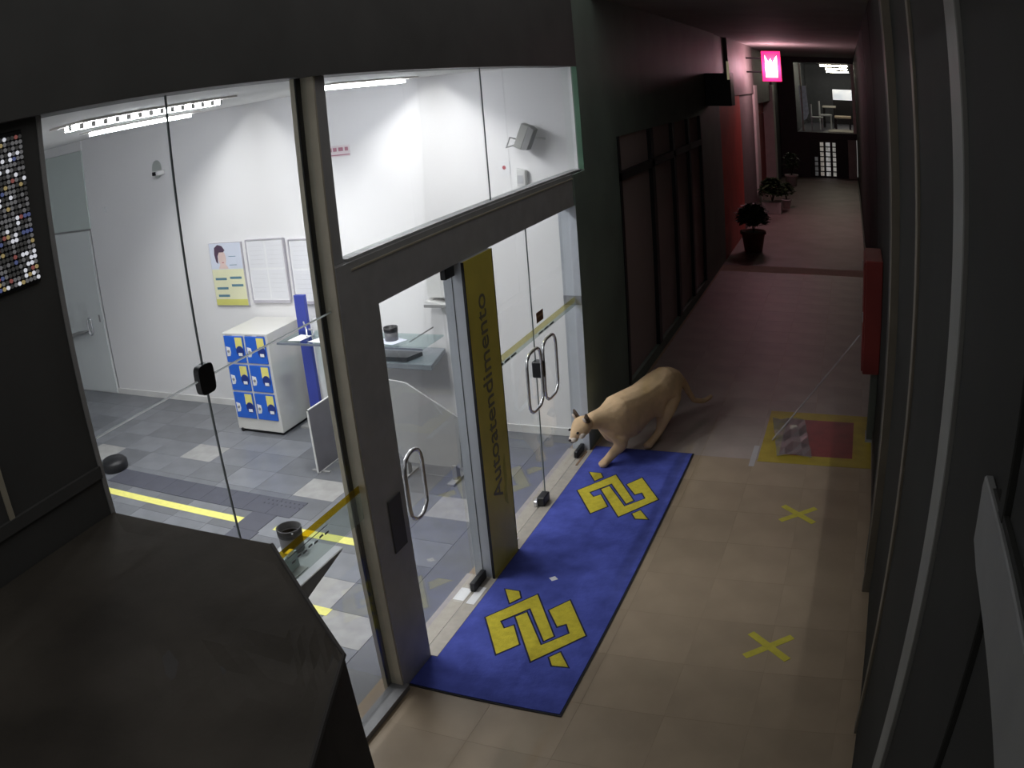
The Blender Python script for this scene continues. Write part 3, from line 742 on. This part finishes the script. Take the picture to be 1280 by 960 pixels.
# crumpled clear plastic standing in for the white glare on it
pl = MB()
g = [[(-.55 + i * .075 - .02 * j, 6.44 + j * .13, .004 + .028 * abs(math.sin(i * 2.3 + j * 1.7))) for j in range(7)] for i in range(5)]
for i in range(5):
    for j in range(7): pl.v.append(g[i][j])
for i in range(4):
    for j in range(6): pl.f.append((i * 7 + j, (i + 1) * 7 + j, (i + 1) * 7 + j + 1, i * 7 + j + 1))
o = pl.build('glare_sheet', PLASTIC); tag(o, 'crumpled clear plastic sheet standing in for white glare on the red floor marking', 'plastic sheet')
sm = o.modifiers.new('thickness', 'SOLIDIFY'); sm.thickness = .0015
o = MB().tube([(.100, 6.80, .96), (-.2, 6.8, .56), (-.62, 6.74, .010)], .007, 6).build('pale_streak', M('pale_streak_grey', (0.40, 0.37, 0.38), .5)); tag(o, 'thin pale modelled strap slanting from the red cabinet to the floor marking', 'streak')  # thin slanting tube modelling the pale streak across the marking
o = box('tape_scrap', M('grey_tape', (0.45, 0.44, 0.45), .5), (-.76, -.715, 6.22, 6.62, .0003, .0016)); tag(o, 'pale strip of tape at the corner of the yellow border', 'tape')

# red cabinet on the right wall
CAB = M('red_cabinet_paint', (0.16, 0.018, 0.015), 0.5, 0.0, 0.1, 3)
ex = thing('hose_cabinet', 'dark red fire cabinet hung on the dark wall above the floor marking', 'fire cabinet', (.2, 6.95, .66))
box('case', CAB, (.135, .279, 6.70, 7.25, .66, 1.60), ex, .006)
box('door', CAB, (.122, .134, 6.72, 7.23, .68, 1.58), ex, .003)
box('latch', GREYBOX, (.112, .122, 6.76, 6.79, 1.08, 1.16), ex)
for z in (.80, 1.44): box('hinge', GREYBOX, (.116, .122, 7.19, 7.22, z, z + .06), ex)
pst = thing('cabinet_post', 'grey green post below the red fire cabinet', 'post', (.24, 6.95, 0))
box('post_body', M('grey_green_paint', (0.09, 0.10, 0.085), .6), (.215, .279, 6.86, 7.04, .02, .655), pst, .004)
box('base_plate', GREYBOX, (.205, .279, 6.84, 7.06, 0, .02), pst)

# wall trunking close to the camera
tk = thing('wall_trunking', 'light grey cable trunking with a blunt end on the dark right wall', 'trunking', (.27, .8, 2.3))
MB().prism([(1.31, 2.36), (1.30, 2.385), (.2, 2.41), (.2, 2.25), (1.22, 2.245), (1.30, 2.26)], .262, .2795, 'x').build('cover', M('trunking_grey', (0.17, 0.175, 0.175), 0.5, var=.12, scale=6), tk, False, .003)
MB().prism([(1.25, 2.385), (.2, 2.41), (.2, 2.43), (1.22, 2.40)], .270, .2795, 'x').build('top_lip', RIGHT_WALL, tk)

# ------------------------------------------------------------------ dusty box close below the camera
ks = thing('dusty_kiosk', 'large dusty dark box with chamfered corners standing against the shopfront', 'kiosk', (-1.5, .6, 0))
KP = [(-2.16, 1.56), (-1.483, 1.593), (-1.006, 1.222), (-.868, .86), (-.84, .2), (-.95, -.5), (-2.16, -.7)]
KB = [(-2.16, 1.555), (-1.48, 1.585), (-.985, 1.222), (-.852, .86), (-.825, .2), (-.93, -.5), (-2.16, -.7)]
kb = MB()
n = len(KP)
kb.v = [(x, y, 0) for x, y in KB] + [(x, y, 1.835) for x, y in KP]
kb.f = [tuple(range(n))[::-1], tuple(range(n, 2 * n))] + [(i, (i + 1) % n, n + (i + 1) % n, n + i) for i in range(n)]
kb.build('body', DUST_SIDE, ks)
# top sheet with a few soft folds
tb = bmesh.new()
vs = [tb.verts.new((x, y, 1.85)) for x, y in KP]
fc = tb.faces.new(vs)
bmesh.ops.triangulate(tb, faces=[fc])
bmesh.ops.subdivide_edges(tb, edges=tb.edges[:], cuts=9, use_grid_fill=True)
rim = {v for e in tb.edges if len(e.link_faces) == 1 for v in e.verts}
cr = (Vector((-1.006, 1.222)), Vector((-1.35, 1.02)))
for v in tb.verts:
    if v in rim: continue
    p = v.co.xy
    d = cr[1] - cr[0]; t_ = max(0, min(1, (p - cr[0]).dot(d) / d.dot(d)))
    dist = (p - cr[0] - d * t_).length
    v.co.z += -.012 * math.exp(-(dist / .05) ** 2) + .006 * math.sin(p.x * 9 + p.y * 5) * math.sin(p.y * 7) - .006
ext = bmesh.ops.extrude_face_region(tb, geom=tb.faces[:])
for v in [g_ for g_ in ext['geom'] if isinstance(g_, bmesh.types.BMVert)]: v.co.z -= .014
bmesh.ops.recalc_face_normals(tb, faces=tb.faces)
me = bpy.data.meshes.new('top_sheet'); tb.to_mesh(me); tb.free(); me.materials.append(DUST)
link('top_sheet', me, ks)
for a, b in ((1, 2), (2, 3)):
    MB().tube([(*KP[a], 1.848), (*KP[b], 1.848)], .006, 6).build('edge_bead', DUST_SIDE, ks)
# ------------------------------------------------------------------ dot-matrix sign on the dark cladding
lp = thing('dot_matrix_sign', 'sign of small round coloured lights on the dark cladding', 'sign', (-2.16, 1.25, 2.66))
box('housing', BLACK, (-2.167, -2.155, .80, 1.485, 2.655, 3.125), lp, .003)
cols = [((0.45, 0.45, 0.47), .14), ((0.9, 0.92, 1.0), .55), ((0.20, 0.25, 0.55), .22), ((0.6, 0.2, 0.18), .22), ((0.7, 0.55, 0.25), .28), ((0.22, 0.22, 0.22), .06)]
dots = [MB() for _ in cols]
for i in range(40):
    for j in range(28):
        y = 1.474 - i * .0155; z = 2.672 + j * .0160
        if y < .82: continue
        wts = (34, 8 + 40 * (j < 6) * (i < 4), 5, 3, 4, 46)
        k = random.choices(range(6), wts)[0]
        dots[k].prism([(y + .0064 * math.cos(a), z + .0064 * math.sin(a)) for a in [math.pi / 4 * q for q in range(8)]], -2.155, -2.151, 'x')
for k, (cv, e) in enumerate(cols):
    o = dots[k].build('light_dots', M('dot_light_%d' % k, cv, .4, emit=e, var=0.0), lp); o['kind'] = 'stuff'

# ------------------------------------------------------------------ corridor: sign, plants, far end
PINK = M('pink_neon', (1.0, 0.012, 0.13), .5, emit=1.1, var=0.0)
WHT = M('pink_white_neon', (1.0, 0.62, 0.88), .5, emit=1.6, var=0.0)
ns = thing('neon_sign', 'glowing pink box sign with white centre on the far left wall', 'neon sign', (-1.55, 18, 3.0))
box('housing', M('pink_case', (0.5, 0.03, 0.12), .5, emit=.4, var=0), (-1.755, -1.345, 17.98, 18.06, 2.995, 3.65), ns)
for b in ((-1.75, -1.35, 2.998, 3.05), (-1.75, -1.35, 3.60, 3.648), (-1.75, -1.705, 3.05, 3.60), (-1.395, -1.35, 3.05, 3.60)):
    box('frame_tube', PINK, (b[0], b[1], 17.955, 17.98, b[2], b[3]), ns)
MB().prism([(-1.68, 3.08), (-1.42, 3.08), (-1.42, 3.56), (-1.47, 3.50), (-1.52, 3.40), (-1.56, 3.50), (-1.61, 3.42), (-1.68, 3.57)], 17.96, 17.98, 'y').build('bright_letters', WHT, ns)
nl = bpy.data.lights.new('neon_light', 'POINT'); nl.energy = 34; nl.shadow_soft_size = .2; nl.color = (1.0, .62, .68)
no = bpy.data.objects.new('neon_light', nl); COL.objects.link(no); no.parent = ns; no.location = (0, -.25, .30)
no2 = bpy.data.objects.new('neon_light', nl); COL.objects.link(no2); no2.parent = ns; no2.location = (0, .35, .20)
for z in (3.2, 3.5): MB().tube([(-1.755, 18.02, z), (-2.14, 18.02, z)], .02, 6).build('wall_arm', BLACK, ns)
bx = thing('projecting_sign', 'black box sign projecting from the green shop wall', 'sign', (-2.0, 12.9, 2.7))
box('case', BLACK, (-2.11, -1.72, 12.6, 13.0, 2.62, 3.12), bx, .01)
box('lit_edge', M('warm_edge', (0.7, 0.62, 0.4), .5, emit=.25, var=0), (-1.76, -1.725, 12.585, 12.6, 3.02, 3.30), bx)

def plant(name, label, x, y, pot_m, pr, ph, fr_, fh, nleaf, square=False):
    t = thing(name, label, 'plant', (x, y, 0), 'potted plants along the far corridor')
    if square:
        MB().prism([(x - pr, y - pr), (x + pr, y - pr), (x + pr, y + pr), (x - pr, y + pr)], 0, ph).build('pot', pot_m, t, False, .01)
    else:
        MB().lathe([(pr * .72, 0), (pr * .95, ph * .85), (pr * 1.06, ph * .86), (pr * 1.06, ph), (pr * .9, ph), (pr * .88, ph * .93)], x, y, 18).build('pot', pot_m, t, True)
    MB().lathe([(pr * .9, ph * .90), (pr * .5, ph * .96)], x, y, 12).build('soil', SOIL, t)
    lm = MB(); st_ = MB()
    for k in range(7):
        a = random.uniform(0, 6.28); rr = fr_ * random.uniform(.2, .6)
        st_.tube([(x, y, ph * .9), (x + rr * .5 * math.cos(a), y + rr * .5 * math.sin(a), ph + fh * .4), (x + rr * math.cos(a), y + rr * math.sin(a), ph + fh * .8)], .009, 5)
    for k in range(nleaf):
        a = random.uniform(0, 6.28); el = random.uniform(-.3, 1.3); R = fr_ * random.uniform(.45, 1.0)
        c = Vector((x + R * math.cos(a) * math.cos(el), y + R * math.sin(a) * math.cos(el), ph + fh * .42 + fh * .52 * math.sin(el)))
        d = Vector((math.cos(a), math.sin(a), random.uniform(-.6, .8))).normalized()
        sd = d.cross(Vector((0, 0, 1))).normalized(); L = random.uniform(.10, .18); wd = L * .36
        up = sd.cross(d) * .012
        n_ = len(lm.v)
        lm.v += [tuple(c - d * L * .5), tuple(c + sd * wd + up), tuple(c + d * L * .5), tuple(c - sd * wd + up)]
        lm.f += [(n_, n_ + 1, n_ + 2), (n_, n_ + 2, n_ + 3)]
    st_.build('stems', SOIL, t)
    o = lm.build('foliage', LEAF, t); o['kind'] = 'stuff'
plant('potted_shrub', 'bushy dark shrub in a terracotta pot against the red wall', -1.74, 14.75, TERRA, .22, .36, .30, .50, 620)
plant('planter_box_shrub', 'leafy shrub in a low pale planter box before the red door', -1.80, 19.2, WPOT, .22, .26, .33, .55, 420, True)
plant('potted_fern', 'sparse plant in a white pot at the end of the corridor', -1.68, 24.2, WPOT, .19, .33, .26, .65, 150)
plant('planter_box_shrub', 'small leafy plant beside the pale planter box', -1.52, 19.9, WPOT, .12, .22, .20, .40, 110)

# end of the corridor: lower wall with barred glass door, upper hall behind
EN = 26.6
DKW = M('charcoal_wall', (0.05, 0.045, 0.05), 0.6)
we = sempty('wall_end', (-.6, EN, 0))
MB().box(-2.2, -1.60, EN, EN + .15, 0, 3.62).build('side_pier', DKW, we)
MB().box(.30, .60, EN, EN + .15, 0, ZC).build('side_pier', DKW, we)
MB().box(-2.2, .6, EN, EN + .15, 3.62, ZC + .1).build('lintel', DKW, we)
MB().box(-1.60, .30, EN, EN + .15, 1.22, 1.42).build('floor_edge_beam', DKW, we)
MB().box(-1.60, -1.22, EN, EN + .15, 0, 1.22).build('lower_pier', DKW, we)
MB().box(.0, .28, EN - .02, EN + .15, 0, 1.22).build('pale_pier', M('grey_pier', (0.30, 0.29, 0.27), .7), we)
MB().box(.20, .30, EN - .02, EN, 1.42, 3.62).build('pale_upright', PALE, we)
d5 = sempty('door_5', (-.6, EN, 0))
box('door_leaf', BLACK, (-1.22, .0, EN + .04, EN + .10, 0, 1.22), d5)
PANE = [M('lit_pane_%d' % k, c_, .4, emit=e_, var=.35, scale=7) for k, (c_, e_) in enumerate((((.40, .42, .42), .10), ((.75, .70, .62), .22), ((.80, .80, .74), .28), ((.70, .70, .64), .24)))]
for i, (a, b) in enumerate(((-1.08, -.98), (-.90, -.79), (-.72, -.58), (-.50, -.40))):
    for k in range(7):
        zz = .06 + k * .155
        if i == 0 and k > 3: continue
        box('glass_pane', PANE[i], (a, b, EN + .025, EN + .04, zz, zz + .12), d5)
sbox('floor_upper_hall', M('hall_floor', (0.10, 0.10, 0.13), .4), (-1.6, .6, EN + .15, 34, 1.36, 1.42))
sbox('wall_hall_left', M('hall_wall', (0.10, 0.105, 0.12), .7), (-1.7, -1.6, EN + .15, 34, 1.42, 3.72))
sbox('wall_hall_back', M('hall_wall', (0.10, 0.105, 0.12), .7), (-1.7, .6, 34, 34.1, 1.42, 3.9))
sbox('wall_hall_right', M('hall_wall', (0.10, 0.105, 0.12), .7), (.5, .6, EN + .15, 34, 1.42, 3.9))
sbox('ceiling_hall', M('hall_wall', (0.10, 0.105, 0.12), .7), (-1.7, .6, EN + .15, 34, 3.72, 3.80))
TUBE = M('warm_tube', (1.0, 0.95, 0.75), .5, emit=36.0, var=0)
tcol = ['warm', 'greenish', 'cool', 'dim']
for k, (yy, xx0, xx1, wd) in enumerate(((27.3, -1.0, .1, 'nearest the corridor opening'), (28.6, -.85, .15, 'second from the corridor opening'), (30.2, -.7, .15, 'third from the corridor opening'), (32.0, -.7, .2, 'over the bright counter'))):
    t = thing('tube_light', 'long tube light on the upper hall ceiling ' + wd, 'ceiling light', (-.4, yy, 3.70), 'tube lights of the upper hall')
    zt = 3.66 - .08 * k
    box('batten', GREYBOX, (xx0, xx1, yy - .03, yy + .03, zt + .02, 3.72), t)
    MB().tube([(xx0 + .03, yy, zt), (xx1 - .03, yy, zt)], .026, 8).build('tube', TUBE, t)
bnr = thing('wall_banner', 'white cloth banner hanging from a pole at the upper hall', 'banner', (-1.42, EN + .4, 1.42))
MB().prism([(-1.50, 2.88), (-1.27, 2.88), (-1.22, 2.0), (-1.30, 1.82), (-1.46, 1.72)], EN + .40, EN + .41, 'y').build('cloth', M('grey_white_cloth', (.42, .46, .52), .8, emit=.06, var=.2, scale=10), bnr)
MB().tube([(-1.42, EN + .405, 1.43), (-1.44, EN + .405, 3.60)], .03, 6).build('pole', PALE, bnr)
def chair(label, x, y, s=1.0):
    t = thing('plastic_chair', label, 'chair', (x, y, 1.42), 'white chairs in the upper hall')
    m = M('white_chair', (.62, .66, .70), .5)
    box('seat', m, (x - .2 * s, x + .2 * s, y - .2 * s, y + .2 * s, 1.42 + .42 * s, 1.42 + .46 * s), t)
    box('backrest', m, (x - .2 * s, x - .16 * s, y - .2 * s, y + .2 * s, 1.42 + .46 * s, 1.42 + .86 * s), t)
    for a in (-.17, .17):
        for b in (-.17, .17): box('leg', m, (x + a * s - .02, x + a * s + .02, y + b * s - .02, y + b * s + .02, 1.42, 1.42 + .42 * s), t)
chair('white chair beside the hanging banner', -.98, 27.4)
chair('white chair between the banner and the dark table', -.72, 28.4, 1.1)
tb_ = thing('hall_table', 'dark table with pale top in the upper hall', 'table', (-.62, 30.0, 1.42))
box('table_top', PALE, (-.85, -.38, 29.6, 30.4, 2.12, 2.17), tb_)
for a in (-.80, -.43):
    for b in (29.65, 30.35): box('leg', BLACK, (a - .03, a + .03, b - .03, b + .03, 1.42, 2.12), tb_)
cn = thing('hall_counter', 'brightly lit white counter at the rear of the upper hall', 'counter', (-.1, 32.5, 1.42))
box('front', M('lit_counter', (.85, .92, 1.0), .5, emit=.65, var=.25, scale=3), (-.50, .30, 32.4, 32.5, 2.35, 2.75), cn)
box('base', BLACK, (-.50, .30, 32.42, 33.0, 1.42, 2.35), cn)
pb = thing('hall_bench', 'low beige bench in the upper hall', 'bench', (-.1, 29, 1.42))
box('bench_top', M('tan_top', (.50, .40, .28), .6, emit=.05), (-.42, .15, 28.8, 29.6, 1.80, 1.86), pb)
for a in (-.38, .11): box('leg', BLACK, (a - .03, a + .03, 28.9, 29.5, 1.42, 1.80), pb)
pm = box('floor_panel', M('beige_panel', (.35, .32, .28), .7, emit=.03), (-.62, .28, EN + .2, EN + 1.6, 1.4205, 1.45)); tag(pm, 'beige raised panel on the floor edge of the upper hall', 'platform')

# ------------------------------------------------------------------ the puma
FUR = M('tawny_fur', (0.72, 0.51, 0.31), 0.85, 0.0, 0.10, 9, 0.25, 0.15)
PALEFUR = M('pale_fur', (0.78, 0.68, 0.60), 0.85, 0.0, 0.1, 20)
def skin_mesh(name, verts, edges, radii, root=0, subs=2):
    me = bpy.data.meshes.new(name + '_rig')
    me.from_pydata(verts, edges, [])
    o = bpy.data.objects.new(name + '_rig', me); COL.objects.link(o)
    o.modifiers.new('skin', 'SKIN')
    if not me.skin_vertices: me.attributes  # layer is made by the modifier
    bpy.context.view_layer.objects.active = o
    if not me.skin_vertices:
        bpy.ops.mesh.customdata_skin_add()
    for i, q in enumerate(radii):
        q = q if isinstance(q, tuple) else (q, q)
        me.skin_vertices[0].data[i].radius = q
        me.skin_vertices[0].data[i].use_root = (i == root)
    s = o.modifiers.new('sub', 'SUBSURF'); s.levels = subs; s.render_levels = subs
    rm = o.modifiers.new('remesh', 'REMESH'); rm.mode = 'VOXEL'; rm.voxel_size = .009
    sm_ = o.modifiers.new('smooth', 'SMOOTH'); sm_.factor = .5; sm_.iterations = 6
    dg = bpy.context.evaluated_depsgraph_get(); dg.update()
    out = bpy.data.meshes.new_from_object(o.evaluated_get(dg))
    bpy.data.objects.remove(o)
    for p in out.polygons: p.use_smooth = True
    return out
HX, HY = -.36, -.933       # heading
def body(along, left, z, base=(-1.84, 6.13)):
    # along: metres ahead of the shoulders, left: metres to the animal's left
    return (base[0] + HX * along + (-HY) * left, base[1] + HY * along + HX * left, z)
V = []; E = []; R_ = []
def add(p, rad, prev=None):
    V.append(p); R_.append(rad)
    if prev is not None: E.append((prev, len(V) - 1))
    return len(V) - 1
ch = add(body(0, 0, .375), .150)            # chest
rb = add(body(-.22, 0, .365), .160, ch)
be = add(body(-.46, 0, .400), .138, rb)
lo_ = add(body(-.66, 0, .425), .138, be)
ru = add(body(-.82, 0, .425), .115, lo_)
t0 = add(body(-.92, 0, .415), .065, ru)
n1 = add(body(.13, -.01, .418), .096, ch)
n2 = add(body(.23, -.03, .432), .075, n1)
hd_ = add(body(.31, -.05, .430), .066, n2)
def paw(pr, a, l, z):
    for dl in (-.030, -.010, .010, .030):
        add(body(a + .048 - abs(dl) * .5, l + dl, z - .016), .021, pr)
# front legs
for s, pts in ((1, [(.05, .07, .27), (.03, .075, .19), (.08, .03, .11), (.11, -.005, .050), (.155, -.01, .040)]),
               (-1, [(-.02, -.08, .27), (-.08, -.085, .19), (-.14, -.08, .11), (-.18, -.08, .05), (-.13, -.08, .040)])):
    pr = ch
    for q, rad in zip(pts, (.080, .058, .045, .038, .042)):
        pr = add(body(*q), rad, pr)
    paw(pr, *pts[-1])
# hind legs: thigh, knee forward, hock back, paw
for s, pts in ((1, [(-.68, .095, .32), (-.52, .105, .235), (-.50, .10, .13), (-.40, .09, .055), (-.33, .09, .042)]),
               (-1, [(-.76, -.09, .32), (-.68, -.10, .23), (-.88, -.09, .15), (-.86, -.09, .055), (-.79, -.09, .042)])):
    pr = lo_
    for q, rad in zip(pts, (.105, .070, .038, .034, .042)):
        pr = add(body(*q), rad, pr)
    paw(pr, *pts[-1])
# tail
pr = t0
for q, rad in (((-1.00, .01, .36), .040), ((-1.07, .02, .25), .030), ((-1.14, .03, .15), .027), ((-1.28, .05, .10), .026), ((-1.42, .06, .11), .022)):
    pr = add(body(*q), rad, pr)
pm_ = skin_mesh('puma', V, E, R_, ch)
def lerp_tab(tab, a):
    for (a0, v0), (a1, v1) in zip(tab, tab[1:]):
        if a0 <= a <= a1: return v0 + (v1 - v0) * (a - a0) / (a1 - a0)
    return tab[0][1] if a < tab[0][0] else tab[-1][1]
for v in pm_.vertices:
    dx, dy = v.co.x + 1.84, v.co.y - 6.13
    al = dx * HX + dy * HY
    zc = lerp_tab([(-.92, .42), (-.66, .42), (-.46, .385), (-.22, .365), (0, .375), (.15, .42)], al)
    w = lerp_tab([(-.98, 0), (-.70, .05), (-.45, .5), (-.18, 1), (.0, 1), (.14, 0)], al)
    up = lerp_tab([(-.98, .02), (-.70, .065), (-.35, .030), (-.12, .045), (-.02, .050), (.10, .008), (.18, 0)], al)
    d = v.co.z - zc
    if d > 0:
        v.co.z += up * min(1, d / .10)
    else:
        v.co.z -= .050 * w * min(1, -d / .12) * max(0, min(1, (v.co.z - .06) / .16))
for v in pm_.vertices:      # soles rest flat on the mat or the tiles
    v.co.z = max(v.co.z, .0126 if v.co.y < 6.40 else .002)
pm_.materials.append(FUR)
pu = thing('puma', 'tan puma walking onto the blue mat and looking in at the glass door', 'puma', (-1.75, 6.3, 0))
bodyo = link('body', pm_, pu)
# head: shaped mesh, facing slightly more towards the door than the body
hb = bmesh.new()
bmesh.ops.create_icosphere(hb, subdivisions=3, radius=1.0)
for v in hb.verts:
    x, y, z = v.co    # x forward, y left, z up
    fw = max(0, x)
    wv = 1 - .52 * fw ** 1.3
    v.co = Vector((x * .088 + (.034 * fw ** 2), y * .074 * wv, z * .066 * (1 - .36 * fw ** 1.4) - .020 * fw ** 1.5))
    if x > .35 and z > .0: v.co.z -= .010 * (x - .35)
def head_place(o_mesh): pass
HP = Vector(body(.36, -.055, .418))
ang = math.atan2(-.93, -.58)
HM = Matrix.Translation(HP) @ Matrix.Scale(1.12, 4) @ Matrix.Rotation(ang, 4, 'Z') @ Matrix.Rotation(math.radians(24), 4, 'Y')
def place(bm, name, m, parent, smooth=True):
    bm.transform(HM)
    me = bpy.data.meshes.new(name); bm.to_mesh(me); bm.free()
    if smooth:
        for p in me.polygons: p.use_smooth = True
    me.materials.append(m)
    return link(name, me, parent)
head = place(hb, 'head', FUR, pu)
def blob(name, m, c, s, sub=2):
    b = bmesh.new(); bmesh.ops.create_icosphere(b, subdivisions=sub, radius=1.0)
    for v in b.verts: v.co = Vector((c[0] + v.co.x * s[0], c[1] + v.co.y * s[1], c[2] + v.co.z * s[2]))
    return place(b, name, m, head)
blob('muzzle', PALEFUR, (.098, 0, -.030), (.030, .034, .024))
blob('chin', PALEFUR, (.088, 0, -.050), (.024, .022, .012))
blob('nose', M('dark_nose', (.05, .03, .03), .5), (.126, 0, -.020), (.009, .013, .009))
for sd in (-1, 1):
    blob('eye', BLACK, (.070, sd * .043, .014), (.011, .008, .009))
    blob('cheek', PALEFUR, (.045, sd * .048, -.026), (.030, .018, .022))
    b = bmesh.new(); bmesh.ops.create_cone(b, cap_ends=True, segments=10, radius1=.034, radius2=.012, depth=.058)
    for v in b.verts:
        v.co = Vector((v.co.x * .55 - .030 - .010 * (v.co.z > 0), v.co.y + sd * (.052 + .012 * (v.co.z > 0)), v.co.z + .070))
    ear = place(b, 'ear', M('dark_ear_fur', (.10, .07, .05), .9), head)
    b = bmesh.new(); bmesh.ops.create_icosphere(b, subdivisions=2, radius=1.0)
    for v in b.verts: v.co = Vector((v.co.x * .006 - .012, v.co.y * .018 + sd * .056, v.co.z * .022 + .066))
    place(b, 'inner_ear', PALEFUR, head)
mo = blob('mouth', M('dark_nose', (.05, .03, .03), .5), (.112, 0, -.046), (.014, .020, .006))
